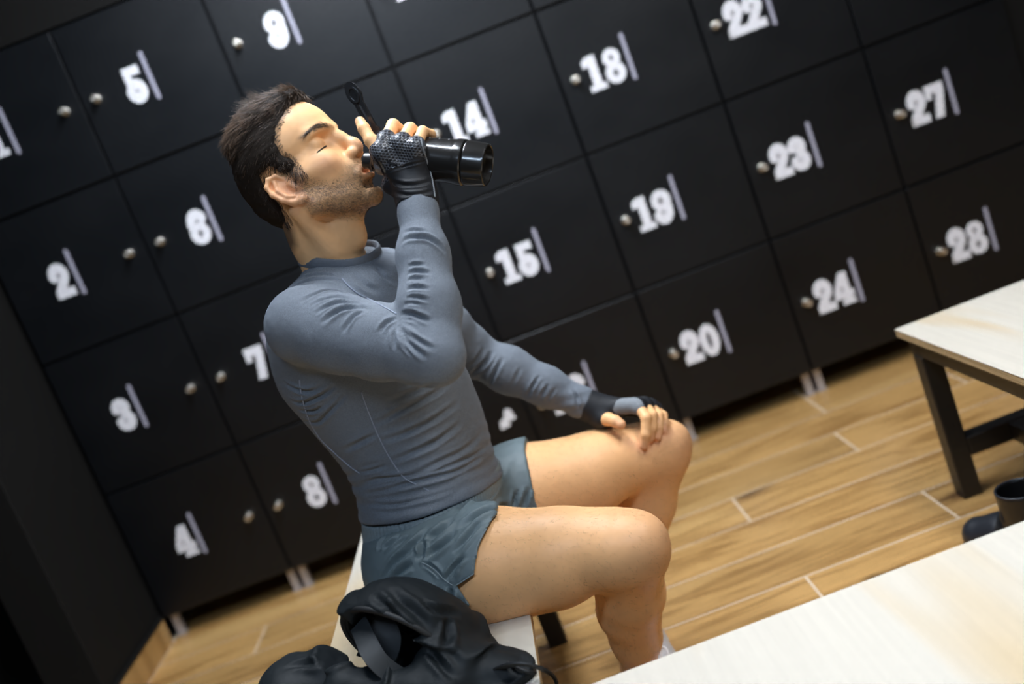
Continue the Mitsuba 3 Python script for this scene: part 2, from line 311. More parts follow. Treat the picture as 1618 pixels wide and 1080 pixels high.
def axis_of(lo, hi, h, fine=()):
    """grid coordinates lo..hi at step h, finer inside each (a, b, step) of fine"""
    x, out = lo, []
    while x < hi:
        out.append(x); s = h
        for a, b, q in fine:
            if a <= x < b: s = q
        x += s
    while len(out) % 8: out.append(out[-1] + h)
    return np.array(out)
POOL = ThreadPoolExecutor(4)
def evaluate(fn, P, chunk=120000):
    parts = list(POOL.map(lambda i: fn(P[i:i + chunk]), range(0, len(P), chunk)))
    return np.concatenate(parts) if parts else np.zeros(0, f4)
def nets(fn, xs, ys, zs, margin=0.006):
    """triangle mesh of fn = 0 on the rectilinear grid: only blocks near the surface are evaluated"""
    X = [np.asarray(a, f4) for a in (xs, ys, zs)]; n = [len(a) for a in X]; nb = [k // 8 for k in n]
    lo = [a[::8] for a in X]; hi = [np.append(a[8::8], a[-1]) for a in X]
    C = np.stack(np.meshgrid(*[(l + h) / 2 for l, h in zip(lo, hi)], indexing='ij'), -1).reshape(-1, 3).astype(f4)
    H = np.stack(np.meshgrid(*[(h - l) / 2 for l, h in zip(lo, hi)], indexing='ij'), -1).reshape(-1, 3)
    dc = evaluate(fn, C); act = np.abs(dc) < 1.25 * np.linalg.norm(H, axis=1) + margin
    D = np.repeat(np.repeat(np.repeat((np.sign(dc) * 1.0).astype(f4).reshape(nb), 8, 0), 8, 1), 8, 2)
    ai = np.argwhere(act.reshape(nb)); off = np.stack(np.meshgrid(*[np.arange(8)] * 3, indexing='ij'), -1).reshape(-1, 3)
    idx = (ai[:, None, :] * 8 + off[None]).reshape(-1, 3)
    P = np.stack([X[k][idx[:, k]] for k in range(3)], 1)
    D[idx[:, 0], idx[:, 1], idx[:, 2]] = evaluate(fn, P)
    ins = D < 0; c = [slice(None, -1), slice(1, None)]
    cnt = sum(ins[c[i], c[j], c[k]].astype(np.int8) for i in (0, 1) for j in (0, 1) for k in (0, 1))
    cells = np.argwhere((cnt > 0) & (cnt < 8)); ident = -np.ones([k - 1 for k in n], np.int64); ident[tuple(cells.T)] = np.arange(len(cells))
    acc = np.zeros((len(cells), 3)); num = np.zeros(len(cells)); corner = list(np.ndindex(2, 2, 2))
    pos = {o: np.stack([X[k][cells[:, k] + o[k]] for k in range(3)], 1) for o in corner}
    val = {o: D[cells[:, 0] + o[0], cells[:, 1] + o[1], cells[:, 2] + o[2]] for o in corner}
    for o in corner:
        for k in range(3):
            if o[k] == 0:
                q = tuple(1 if i == k else o[i] for i in range(3)); a, b = val[o], val[q]; m = (a < 0) != (b < 0)
                t = np.where(m, a / np.where(m, a - b, 1), 0)[:, None]
                acc[m] += (pos[o] + (pos[q] - pos[o]) * t)[m]; num[m] += 1
    V = acc / num[:, None]; F = []
    for k in range(3):
        s0 = [slice(None)] * 3; s1 = [slice(None)] * 3; s0[k] = slice(None, -1); s1[k] = slice(1, None)
        e = ins[tuple(s0)] != ins[tuple(s1)]; E = np.argwhere(e); u, w = (k + 1) % 3, (k + 2) % 3
        E = E[(E[:, u] > 0) & (E[:, w] > 0) & (E[:, u] < n[u] - 1) & (E[:, w] < n[w] - 1)]
        q = []
        for du, dw in ((1, 1), (0, 1), (0, 0), (1, 0)):
            I = E.copy(); I[:, u] -= du; I[:, w] -= dw; q.append(ident[tuple(I.T)])
        q = np.stack(q, 1); flip = ~ins[tuple(E.T)]; q[flip] = q[flip][:, ::-1]; q = q[(q >= 0).all(1)]
        F += [q[:, [0, 1, 2]], q[:, [0, 2, 3]]]
    return trimesh.Trimesh(V, np.vstack(F), process=False)
def relax(m, fn, it=1):
    """pull the vertices onto fn = 0"""
    V = np.array(m.vertices, f4); e = f4(0.0008)
    for _ in range(it):
        d = evaluate(fn, V); g = np.stack([evaluate(fn, V + np.eye(3, dtype=f4)[k] * e) - d for k in range(3)], 1) / e
        V = V - g * (np.clip(d, -.004, .004) / np.maximum((g * g).sum(1), 0.3))[:, None]
    return trimesh.Trimesh(V, m.faces, process=False)
def shape(fn, lo, hi, h, fine=((), (), ()), it=1):
    ax = [axis_of(lo[k], hi[k], h, fine[k]) for k in range(3)]
    return relax(nets(fn, *ax), fn, it)
def trace(fn, pts, t0=0.7, t1=2.6, n=90):
    """points of the surface fn = 0 seen in the directions of the given pixels (NaN where there is none)"""
    px = np.asarray(pts, float); d = ((px[:, :1] - 809) / FPX * RIGHT + (px[:, 1:] - 540) / FPX * DOWN + FWD); d /= np.linalg.norm(d, axis=1, keepdims=True)
    t = np.full(len(px), t0)
    for _ in range(n): t = np.minimum(t + 0.8 * fn((CAM + d * t[:, None]).astype(f4)), t1)
    P = CAM + d * t[:, None]; P[t >= t1 - 1e-6] = np.nan
    return P
def dense(pts, step=2.0):
    """a smooth curve through pixel points, sampled every step pixels"""
    p = np.asarray(pts, float); t = np.append(0, np.cumsum(np.linalg.norm(np.diff(p, axis=0), axis=1)))
    from scipy.interpolate import PchipInterpolator
    return PchipInterpolator(t, p)(np.linspace(0, t[-1], max(3, int(t[-1] / step))))
def crease(mesh, fn, lines, ridge=0.6, maxd=0.02, gain=1.45, thin=0.85):
    """presses traced fold lines into the mesh: each line is (pixels, width in m, depth in m)"""
    from scipy.spatial import cKDTree
    V = np.array(mesh.vertices); N = np.array(mesh.vertex_normals); val = np.zeros(len(V)); rid = np.zeros(len(V))
    face = np.clip((N * (CAM - V)).sum(1) / np.linalg.norm(CAM - V, axis=1) * 4 + .6, 0, 1)
    for pts, w, dep in lines:
        px = dense(pts); P = trace(fn, px); ok = ~np.isnan(P[:, 0]); w = w * thin
        if ok.sum() < 3: continue
        s = np.linspace(0, 1, len(P)); taper = np.clip(np.minimum(s, 1 - s) / 0.35, 0.0, 1) ** 0.8
        D, I = cKDTree(P[ok]).query(V, distance_upper_bound=maxd); hit = np.isfinite(D)
        tp = taper[ok][I[hit]]; r = D[hit] / w
        val[hit] = np.maximum(val[hit], tp * gain * dep * np.exp(-r * r)); rid[hit] = np.maximum(rid[hit], tp * gain * dep * ridge * np.exp(-((r - 2.0) / 0.9) ** 2))
    return trimesh.Trimesh(V + N * ((np.maximum(rid - val, -val) * face)[:, None]), mesh.faces, process=False)
def skin_tube(fn, pts, r, lift=0.0, n=6):
    P = trace(fn, dense(pts, 4)); P = P[~np.isnan(P[:, 0])]
    if len(P) < 3: raise ValueError(f'no surface under {pts[0]}')
    return tube(P + lift * (CAM - P) / np.linalg.norm(CAM - P, axis=1, keepdims=True), r, n)

# ------------------------------------------------------------------ the man: joints in metres, facing +x and a little towards -y
PSI = -0.30
FW = V3(math.cos(PSI), math.sin(PSI), 0); LF = V3(-math.sin(PSI), math.cos(PSI), 0); UP = V3(0, 0, 1)
hipR, hipL = V3(1.232, -1.562, .503), V3(1.282, -1.352, .508)
kneeR, kneeL = V3(1.566, -1.702, .472), V3(1.697, -1.285, .458)
ankR, ankL = V3(1.500, -1.445, .098), V3(1.520, -1.190, .098)
shR, shL = V3(1.218, -1.620, .968), V3(1.325, -1.300, .962)
elR, elL = V3(1.402, -1.755, .873), V3(1.425, -1.225, .755)
wrR, wrL = V3(1.4545, -1.600, 1.095), V3(1.606, -1.280, .584)
# torso: image outline at nine heights -> centre, half depth, half width
SECT = [((606, 912), (790, 857), .165), ((590, 865), (792, 803), .170), ((582, 803), (782, 743), .150), ((552, 735), (766, 671), .143), ((498, 668), (738, 596), .150),
        ((448, 605), (708, 530), .158), ((432, 540), (682, 465), .160), ((444, 470), (650, 415), .140), ((488, 416), (596, 387), .072), ((496, 396), (590, 372), .050)]
TY = [-1.45, -1.45, -1.45, -1.452, -1.455, -1.46, -1.465, -1.47, -1.475, -1.48]
TC, TA, TB = [], [], []
for (l, r, b), yy in zip(SECT, TY):
    a, c = at(*l, yy), at(*r, yy); TC.append((a + c) / 2); hw = np.linalg.norm(a - c) / 2; psi = 0.36
    TA.append(math.sqrt(max(hw ** 2 - (b * math.sin(psi)) ** 2, (0.75 * hw) ** 2)) / math.cos(psi) * (1 if hw > .08 else .93)); TB.append(b)
TC = np.array(TC); TAX = unit(TC[-1] - TC[0]); TT_ = (TC - TC[0]) @ TAX
from scipy.interpolate import PchipInterpolator
TP = PchipInterpolator(TT_, np.c_[TC, TA, TB])
tgrid = np.linspace(TT_[0], TT_[-1], 240); tval = TP(tgrid)
tF = unit(V3(math.cos(-.36), math.sin(-.36), 0) - TAX * (V3(math.cos(-.36), math.sin(-.36), 0) @ TAX)); tL = np.cross(TAX, tF)
def torso(P, grow=0.0, t0=None, t1=None):
    t = dot3(P - TC[0].astype(f4), TAX); tc = np.clip(t, tgrid[0], tgrid[-1])
    c = [np.interp(tc, tgrid, tval[:, k]).astype(f4) for k in range(5)]
    Q = np.stack([P[:, 0] - c[0], P[:, 1] - c[1], P[:, 2] - c[2]], 1)
    u, v = dot3(Q, tF), dot3(Q, tL); a, b = c[3] + f4(grow), c[4] + f4(grow)
    # broader towards the back, a shallow hollow along the spine, chest muscles
    k = (np.abs(u / a) ** 2.25 + np.abs(v / b) ** 2.25) ** f4(1 / 2.25)
    d = (k - 1) * np.minimum(a, b) * f4(0.93)
    lo, hi = tgrid[0] if t0 is None else t0, tgrid[-1] if t1 is None else t1
    return smax(d, np.abs(t - (lo + hi) / 2) - (hi - lo) / 2 - grow * .5, 0.03)
def legf(P, hip, knee, ank, grow=0.0):
    ax = unit(knee - hip); sh = unit(ank - knee); back = unit(-ax - sh * (-ax @ sh)); side = np.cross(ax, sh)
    L = lambda a, b, t: a + (b - a) * t
    d = chain(P, [hip, L(hip, knee, .35), L(hip, knee, .7), L(hip, knee, .93), knee], [.094 + grow, .087 + grow, .0705 + grow, .0595 + grow, .0565 + grow], .02)
    d = smin(d, rcone(P, L(hip, knee, .45) + V3(0, 0, .004), L(hip, knee, .82) + V3(0, 0, .012), .070 + grow, .051 + grow), .02)
    d = smin(d, rcone(P, L(hip, knee, .12) + V3(.0, -.012, -.012), L(hip, knee, .62) + V3(0, -.006, -.012), .092 + grow, .074 + grow), .02)
    d = smin(d, ell(P, knee - sh * .012 + ax * .026 , (.032 + grow, .034 + grow, .034 + grow)), .03)            # kneecap
    d = smin(d, rcone(P, knee + sh * .030 + ax * .022, knee + sh * .085 + ax * .012, .035 + grow, .030 + grow), .03)
    s = chain(P, [knee + sh * .02, L(knee, ank, .3), L(knee, ank, .62), L(knee, ank, .88), ank], [.053 + grow, .050 + grow, .041 + grow, .031 + grow, .031 + grow], .02)
    s = smin(s, rcone(P, L(knee, ank, .15) + back * .016, L(knee, ank, .42) + back * .018, .044 + grow, .042 + grow), .025)
    s = smin(s, rcone(P, L(knee, ank, .42) + back * .016, L(knee, ank, .68) + back * .006, .042 + grow, .030 + grow), .025)
    return smin(d, s, .018)
def armf(P, sh, el, wr, grow=0.0, bulge=1.0):
    L = lambda a, b, t: a + (b - a) * t
    up, fo = unit(el - sh), unit(wr - el); inn = unit(fo - up * (fo @ up) + 1e-6); tip = unit(up - fo)
    d = chain(P, [sh, L(sh, el, .3), L(sh, el, .62), L(sh, el, .9), el], [.062 + grow, .055 + grow, .052 + grow, .0455 + grow, .0405 + grow], .02)
    d = smin(d, rcone(P, L(sh, el, .32) + inn * .012 * bulge, L(sh, el, .66) + inn * .014 * bulge, .042 + grow, .040 + grow), .02)
    d = smin(d, rcone(P, L(sh, el, .25) - inn * .014 * bulge, L(sh, el, .6) - inn * .010 * bulge, .042 + grow, .038 + grow), .02)
    d = smin(d, ball(P, el + tip * .012, .032 + grow), .02)
    d2 = chain(P, [el, L(el, wr, .28), L(el, wr, .6), L(el, wr, .88), wr], [.041 + grow, .0445 + grow, .0375 + grow, .0275 + grow, .0265 + grow], .02)
    return smin(d, d2, .014)
BX = (1.018, 1.382, -1.93, -.944)
def over_bench(P, d):
    q = np.maximum(np.maximum(BX[0] - P[:, 0], P[:, 0] - BX[1]), np.maximum(BX[2] - P[:, 1], P[:, 1] - BX[3]))
    e = np.maximum(q, P[:, 2] - f4(.4205)); return np.maximum(d, -e)

# bottle axis and frame (shared by the bottle and the hand that holds it)
B0, B1 = at(590, 241, -1.545), at(771, 261, -1.60)
be = unit(B1 - B0); bc = unit((CAM - (B0 + B1) / 2) - be * ((CAM - (B0 + B1) / 2) @ be)); bu = np.cross(be, bc); bu = bu if bu[2] > 0 else -bu
RB = 0.0330
def onb(s, deg, r): return B0 + be * s + r * (math.cos(math.radians(deg)) * bc + math.sin(math.radians(deg)) * bu)

# hands: joints of each finger
FR = 0.0088
handR = {'middle': [onb(.034, 20, RB + .013), onb(.031, 84, RB + .0125), onb(.047, 132, RB + .0095), onb(.054, 172, RB + .009)],
         'ring': [onb(.060, 20, RB + .013), onb(.060, 82, RB + .0105), onb(.070, 128, RB + .009), onb(.074, 168, RB + .0085)],
         'little': [onb(.084, 16, RB + .012), onb(.083, 74, RB + .009), onb(.087, 112, RB + .008), onb(.089, 150, RB + .0075)],
         'index': [at(603, 243, -1.608), at(586, 222, -1.600), at(575, 203, -1.588), at(569, 192, -1.576)],
         'thumb': [onb(.046, -66, RB + .015), onb(.032, -102, RB + .012), onb(.024, -134, RB + .0105), onb(.020, -164, RB + .0095)]}
handL = {'index': [at(1008, 640, -1.318), at(1021, 660, -1.352), at(1020, 686, -1.360), at(1017, 704, -1.357)],
         'middle': [at(1018, 639, -1.300), at(1031, 656, -1.338), at(1030, 676, -1.349), at(1027, 692, -1.350)],
         'ring': [at(1027, 641, -1.280), at(1041, 656, -1.318), at(1041, 675, -1.335), at(1039, 690, -1.342)],
         'little': [at(1034, 646, -1.262), at(1048, 656, -1.295), at(1050, 670, -1.312), at(1049, 681, -1.322)],
         'thumb': [at(950, 662, -1.300), at(962, 662, -1.322), at(972, 665, -1.338), at(981, 670, -1.348)]}
FR_ = 1.12
FRAD = {'index': (.0098, .0088, .0082, .0072), 'middle': (.0100, .0090, .0083, .0073), 'ring': (.0096, .0086, .0079, .0069), 'little': (.0088, .0076, .0070, .0062), 'thumb': (.0125, .0110, .0100, .0085)}
FRAD = {k: tuple(x * FR_ for x in v) for k, v in FRAD.items()}
def lerp(a, b, t): return a + (b - a) * t
def handf(P, H, wr, grow=0.0, upto=3.0, palm=True):
    """palm and fingers; upto: how many phalanges of each finger (a fraction cuts the next)"""
    d = None
    for nme, j in H.items():
        r = FRAD[nme]; k = int(upto); pts = j[:k + 1]; rs = list(r[:k + 1])
        if upto < 3: pts = pts + [lerp(j[k], j[k + 1], upto - k)]; rs = rs + [r[k] + (r[k + 1] - r[k]) * (upto - k)]
        c = chain(P, pts, [x + grow for x in rs], .004)
        if palm and nme != 'thumb': c = smin(c, rcone(P, lerp(wr, j[0], .12), j[0], .017 + grow, .0125 + grow), .012)
        if palm and nme == 'thumb': c = smin(c, rcone(P, lerp(wr, j[0], .15), j[0], .019 + grow, .0135 + grow), .012)
        d = c if d is None else smin(d, c, .006 if upto < 3 or True else .004)
    return d

# head, in its own frame: x forward, y left, z up, origin between the ear holes
HY, HP, HR, HS = -0.20, 0.33, -0.10, 1.04
HO = V3(1.290, -1.500, 1.166)
hF = V3(math.cos(HY) * math.cos(HP), math.sin(HY) * math.cos(HP), math.sin(HP)); hL = unit(np.cross(UP, hF)); hU = np.cross(hF, hL)
hL, hU = hL * math.cos(HR) + hU * math.sin(HR), hU * math.cos(HR) - hL * math.sin(HR)
HM = np.array([hF, hL, hU])
def tohead(P): return ((P - HO.astype(f4)) @ HM.T.astype(f4)) / f4(HS)
def fromhead(p): return HO + HS * (np.asarray(p, float) @ HM)
WZ_NEW, WZ_OLD = np.array([-.3, -.084, -.042, -.009, .032, .046, .075, .4]), np.array([-.324, -.108, -.052, -.0165, .0195, .040, .071, .396])
def warp(q):
    """proportions of this face: from its own frame to the generic one the features are laid out in"""
    q = np.array(q, dtype=q.dtype if hasattr(q, 'dtype') else float); q[..., 0] = np.where(q[..., 0] > 0, q[..., 0] / .925, q[..., 0]); q[..., 2] = np.interp(q[..., 2], WZ_NEW, WZ_OLD); return q
def unwarp(q):
    q = np.array(q, float); q[..., 0] = np.where(q[..., 0] > 0, q[..., 0] * .925, q[..., 0]); q[..., 2] = np.interp(q[..., 2], WZ_OLD, WZ_NEW); return q
def headf(P):
    Q0 = tohead(P); Q = warp(Q0); S = Q.copy(); S[:, 1] = np.abs(S[:, 1]); S0 = Q0.copy(); S0[:, 1] = np.abs(S0[:, 1])   # the face is symmetric
    d = ell(Q, (.000, 0, .053), (.088, .0730, .079))
    d = smin(d, ell(Q, (.036, 0, .062), (.061, .058, .056)), .03)               # forehead
    d = smin(d, ell(Q, (.040, 0, -.022), (.047, .056, .064)), .03)              # middle of the face
    d = smin(d, rcone(S, (.010, .047, -.050), (.073, .014, -.096), .017, .0135), .025)   # jaw
    d = smin(d, rcone(S, (-.002, .054, -.010), (.010, .048, -.052), .016, .016), .02)
    d = smin(d, ell(Q, (.045, 0, -.072), (.040, .042, .032)), .02)
    d = smin(d, ball(Q, (.079, 0, -.096), .0165), .018)                         # chin
    d = smin(d, ell(Q, (.070, 0, -.040), (.031, .031, .034)), .02)              # mouth mound
    d = smin(d, rcone(S, (.066, .042, -.010), (.022, .062, -.004), .0135, .009), .02)    # cheek bones
    d = smin(d, rcone(S, (.0905, .012, .039), (.072, .045, .038), .0095, .0085), .016)   # brows
    d = smax(d, -ell(S, (.0925, .0355, .0205), (.0225, .0195, .0115)), .016)     # eye hollows
    d = smin(d, ell(S, (.0655, .0345, .0195), (.0140, .0165, .0118)), .006)     # closed lids
    d = smin(d, chain(Q, [(.089, 0, .034), (.097, 0, .014), (.1085, 0, -.006)], [.0075, .0080, .0098], .01), .012)
    d = smin(d, ball(Q, (.1085, 0, -.0105), .0108), .008)                       # tip of the nose
    d = smin(d, ell(S, (.0985, .0125, -.0165), (.0120, .0070, .0080)), .006)    # wings
    d = smax(d, -ell(S, (.1035, .0062, -.0255), (.0046, .0030, .0040)), .002)   # nostrils
    d = smin(d, rcone(S, (.1005, .003, -.0415), (.0870, .0235, -.0490), .0062, .0036), .006)   # lips
    d = smin(d, rcone(S, (.0975, .002, -.0625), (.0865, .0215, -.0545), .0072, .0040), .006)
    d = smax(d, -ell(Q, (.1020, 0, -.0515), (.0170, .0165, .0058)), .004)
    d = smax(d, -rcone(S, (.094, .0, -.078), (.088, .014, -.078), .006, .004), .012)     # hollow under the lip
    # ears
    a = S0 - np.array([-.006, .0715, .000], f4)
    ta, tb = math.radians(14), math.radians(24)
    ex = V3(math.cos(ta) * math.cos(tb), -math.sin(tb), math.sin(ta)); ex = V3(math.cos(tb) * math.cos(ta), -math.sin(tb), 0.30); ex = unit(ex)
    ez = unit(V3(-.52, .10, 1) - ex * (V3(-.52, .10, 1) @ ex)); en = np.cross(ez, ex) * -1
    if en[1] < 0: en = -en
    E = np.stack([dot3(a, ex), dot3(a, ez), dot3(a, en)], 1)                    # x forward, y up, z outwards
    plate = ell(E, (-.004, .001, -.001), (.0165, .0290, .0042))
    rim = [(.010, .016, .001), (.006, .027, .004), (-.005, .0315, .005), (-.016, .026, .005), (-.0205, .012, .005), (-.0185, -.004, .004), (-.012, -.017, .002), (-.003, -.026, .001)]
    ear = smin(plate, chain(E, rim, [.0032, .0034, .0036, .0036, .0036, .0034, .0036, .0050], .003), .004)
    ear = smin(ear, ball(E, (.002, -.027, .000), .0068), .006)                  # lobe
    ear = smin(ear, chain(E, [(-.003, .022, .003), (-.011, .010, .004), (-.010, -.006, .004), (-.003, -.014, .003)], [.0028, .0034, .0034, .0030], .003), .004)
    ear = smax(ear, -ell(E, (.001, -.002, .006), (.0078, .0110, .0062)), .003)  # bowl
    ear = smin(ear, rcone(E, (.0095, .001, .002), (.0095, -.009, .002), .0042, .0040), .004)
    d = smin(d, ear, .005)
    return d * f4(HS * .9)
NB = V3(1.272, -1.478, 1.020)
def neckf(P):
    top = fromhead((-.022, 0, -.010)); d = chain(P, [NB - TAX * .05, NB, lerp(NB, top, .5), top], [.056, .0475, .0465, .0510], .02)
    ch = fromhead((.036, 0, -.058)); d = smin(d, rcone(P, lerp(NB, top, .15) + FW * .012, ch, .038, .028), .03)
    for s in (-1, 1):
        d = smin(d, rcone(P, fromhead((-.020, .058 * s, -.030)), NB + FW * .036 + LF * .018 * s + UP * -.005, .013, .011), .02)
    ad = lerp(NB + FW * .038 + UP * .01, fromhead((.044, 0, -.078)), .45)
    return smin(d, ball(P, ad, .016), .02)
ground = lambda P, d: np.maximum(d, f4(.004) - P[:, 2])
def bodyf(P):
    d = smin(torso(P, -.009, None, TT_[8] - .012), neckf(P), .02)
    n = len(P); z = P[:, 2]
    def add(d, mask, fn, k):
        if mask.any(): d = d.copy(); d[mask] = smin(d[mask], fn(P[mask]), k)
        return d
    d = add(d, (z > 1.0) & (z < 1.42), headf, .012)
    tuck = lambda p, h: f4(.013) * np.clip((dot3(p, h[0]) - f4(h[1] + .012)) / f4(.035), 0, 1)     # slimmer where the shorts cover it
    d = add(d, z < .72, lambda p: legf(p, hipR, kneeR, ankR) + tuck(p, hemR), .03)
    d = add(d, z < .72, lambda p: legf(p, hipL, kneeL, ankL) + tuck(p, hemL), .03)
    for h, w, e, s, b in ((handR, wrR, elR, shR, 1.0), (handL, wrL, elL, shL, .6)):
        d = add(d, (z > .5), lambda p: armf(p, s, e, w, -.006, b), .03)
        lo = np.min([q for j in h.values() for q in j] + [w], 0) - .05; hi = np.max([q for j in h.values() for q in j] + [w], 0) + .05
        d = add(d, ((P > lo) & (P < hi)).all(1), lambda p: handf(p, h, w), .006)
    for a, s in ((ankR, 1), (ankL, -1)):
        fd = unit(V3(.95, -.30, 0) if s > 0 else V3(.25, -.97, 0)); d = add(d, z < .2, lambda p: chain(p, [a - fd * .03 + UP * -.05, a + fd * .06 + UP * -.052, a + fd * .15 + UP * -.068], [.034, .034, .022], .02), .02)
    return over_bench(P, d)
def zoomed(x0, y0, s, pts): return [(x0 + a / s, y0 + b / s) for a, b in pts]
# ---- shirt
def plane(p, q, dirn, toward):
    n = unit(np.cross(np.asarray(q) - p, dirn)); n = n if n @ (np.asarray(toward) - p) > 0 else -n
    return n, float(n @ p)                                          # positive on the side of 'toward'
def cutplane(fn, pix, toward):
    a, b, c = trace(fn, pix); n = unit(np.cross(b - a, c - a)); n = n if n @ (np.asarray(toward) - a) > 0 else -n
    return n, float(n @ a)
hemS = cutplane(torso, [(602, 823), (690, 803), (772, 764)], TC[6])
colS = plane(at(478, 404, -1.48), at(606, 396, -1.48), at(540, 417, -1.545) - at(541, 400, -1.48), TC[2])
def shirt_all(P, g=0.0):
    d = smin(torso(P, g, None, TT_[8] + .004), neckf(P) + f4(.006 - g), .02)
    a = armf(P, shR, elR, wrR, g, 1.0); b = armf(P, shL, elL, wrL, g, .6)
    kr = f4(.007) + f4(.036) * np.exp(-ball(P, shR - LF * -.03, 0) ** 2 / f4(.11 ** 2)); kl = f4(.007) + f4(.036) * np.exp(-ball(P, shL, 0) ** 2 / f4(.11 ** 2))
    return smin(smin(d, a, kr), b, kl)
foR, foL = unit(wrR - elR), unit(wrL - elL)
sleeveR, sleeveL = wrR - foR * .020, wrL - foL * .012
def shirtf(P):
    h = dot3(P, hemS[0]) - f4(hemS[1]); d = shirt_all(P)
    d = np.where(h < .06, smin(d, torso(P, f4(.008) * np.exp(-(h / f4(.025)) ** 2)), .004), d)
    d = smax(d, -(h + f4(.004)), .004)
    near = ((P - NB.astype(f4)) ** 2).sum(1) < .0169
    d = np.where(near, smax(d, -(dot3(P, colS[0]) - f4(colS[1])), .004), d)
    nr = ((P - wrR.astype(f4)) ** 2).sum(1) < .01; nl = ((P - wrL.astype(f4)) ** 2).sum(1) < .01
    d = np.where(nr, smax(d, dot3(P - sleeveR.astype(f4), foR), .003), d)
    d = np.where(nl, smax(d, dot3(P - sleeveL.astype(f4), foL), .003), d)
    return d
ZA = lambda *p: zoomed(400, 360, 3.6, p)
ZB = lambda *p: zoomed(400, 600, 2.25, p)
ZC = lambda *p: zoomed(720, 540, 6.74, p)
folds = [(ZA((180, 370), (260, 320), (350, 296), (450, 292), (520, 320)), .0035, .0022), (ZA((270, 425), (340, 382), (430, 357), (520, 372), (590, 420)), .0036, .0026),
         (ZA((320, 450), (400, 407), (480, 392), (560, 412), (615, 445)), .0034, .0024), (ZA((350, 490), (430, 442), (500, 422), (570, 427), (640, 462)), .0038, .0030),
         (ZA((385, 550), (450, 492), (530, 457), (600, 452), (670, 472)), .0042, .0034), (ZA((510, 600), (540, 545), (590, 492), (650, 474)), .0040, .0024),
         (ZA((720, 600), (740, 560), (780, 528), (822, 515)), .0035, .0024), (ZA((225, 300), (300, 276), (400, 264), (500, 287)), .0030, .0016),
         (ZA((822, 548), (860, 620), (930, 690), (990, 745)), .0044, .0038), (ZA((825, 556), (880, 606), (950, 650), (1030, 690)), .0040, .0034), (ZA((818, 556), (802, 620), (805, 695)), .0036, .0026),
         (ZA((830, 590), (865, 670), (915, 730)), .0032, .0022), (ZA((838, 492), (890, 488), (950, 508), (1010, 532)), .0040, .0034), (ZA((842, 512), (900, 520), (960, 545)), .0030, .0018),
         (ZA((858, 438), (900, 424), (960, 436)), .0032, .0022), (ZA((866, 410), (910, 396), (960, 400), (1000, 412)), .0034, .0026), (ZA((868, 352), (920, 337), (1000, 350)), .0036, .0028),
         (ZA((872, 302), (920, 287), (985, 292)), .0032, .0022), (ZA((874, 264), (920, 247), (1015, 262)), .0036, .0028), (ZA((878, 222), (920, 207), (980, 207)), .0030, .0018),
         (ZA((842, 84), (900, 54), (970, 52), (1050, 92), (1095, 145)), .0040, .0034), (ZA((850, 30), (920, 12), (1000, 30)), .0034, .0018),
         (ZB((380, 372), (450, 352), (540, 342), (600, 322)), .0040, .0026), (ZB((388, 402), (480, 387), (560, 367), (700, 330), (830, 262)), .0045, .0032), (ZB((398, 440), (480, 442), (600, 422), (720, 382)), .0042, .0030),
         (ZB((418, 478), (500, 488), (600, 470), (690, 448)), .0042, .0034), (ZB((425, 505), (520, 508), (640, 484)), .0036, .0026), (ZB((420, 165), (520, 112), (620, 62), (700, 15)), .0050, .0026),
         (ZB((440, 222), (540, 190), (640, 142), (735, 75)), .0050, .0028), (ZB((478, 292), (560, 262), (660, 212), (745, 145)), .0052, .0030), (ZB((320, 252), (380, 222), (440, 190)), .0046, .0024),
         (ZB((560, 342), (660, 292), (760, 242), (810, 195)), .0050, .0028), (ZB((640, 330), (740, 290), (830, 240)), .0036, .0018), (ZB((110, 12), (150, 32), (190, 42), (245, 20)), .0036, .0030),
         (ZB((130, 72), (170, 82), (230, 62), (295, 18)), .0036, .0032), (ZB((155, 102), (200, 112), (262, 80)), .0032, .0026), (ZB((178, 142), (220, 152), (272, 112), (335, 42)), .0036, .0026), (ZB((375, 330), (420, 322), (480, 300)), .0034, .0020),
         (ZB((470, 80), (560, 45), (650, 10)), .0045, .0016), (ZB((520, 440), (600, 410), (700, 400)), .0030, .0016),
         (ZC((510, 160), (470, 230), (420, 330), (350, 470)), .0044, .0028), (ZC((900, 352), (840, 440), (760, 590)), .0036, .0028), (ZC((1000, 442), (950, 510), (890, 620)), .0036, .0024), (ZC((1070, 482), (1010, 570), (960, 640)), .0032, .0018),
         (ZC((390, 90), (330, 200), (220, 300), (150, 360)), .0050, .0034), (ZC((300, 60), (230, 180), (160, 260)), .0045, .0024), (ZC((1240, 505), (1290, 600), (1300, 730)), .0034, .0030), (ZC((700, 270), (640, 380), (600, 480)), .0040, .0014),
         ([(560, 432), (580, 452), (600, 462)], .006, .0022), ([(592, 420), (608, 436), (628, 448)], .005, .0020)]
def cloth_col(base, amp, hue=(1, 1, 1)):
    def fn(p, n, uv):
        a = noise(p.x * 1700, p.y * 1700, p.z * 1700); b = noise(p.x * 800, p.y * 800, p.z * 800); c = fbm(p.x * 9, p.y * 9, p.z * 9, 2)
        return mi.Color3f(*base) * (1 - amp * 0.5 + amp * (0.6 * a + 0.4 * b)) * (0.92 + 0.16 * c)
    return proc(fn)
SHIRT = bsdf('mat_shirt', base=cloth_col((0.137, 0.155, 0.180), 0.80), roughness=0.78, specular=0.22, sheen=0.25)
PANEL = bsdf('mat_shirtpanel', base=cloth_col((0.100, 0.122, 0.158), 0.25), roughness=0.6, specular=0.35)
SEAM = bsdf('mat_seam', base=(0.235, 0.265, 0.33), roughness=0.7)
COLLAR = bsdf('mat_collar', base=cloth_col((0.115, 0.128, 0.150), 0.35), roughness=0.8)
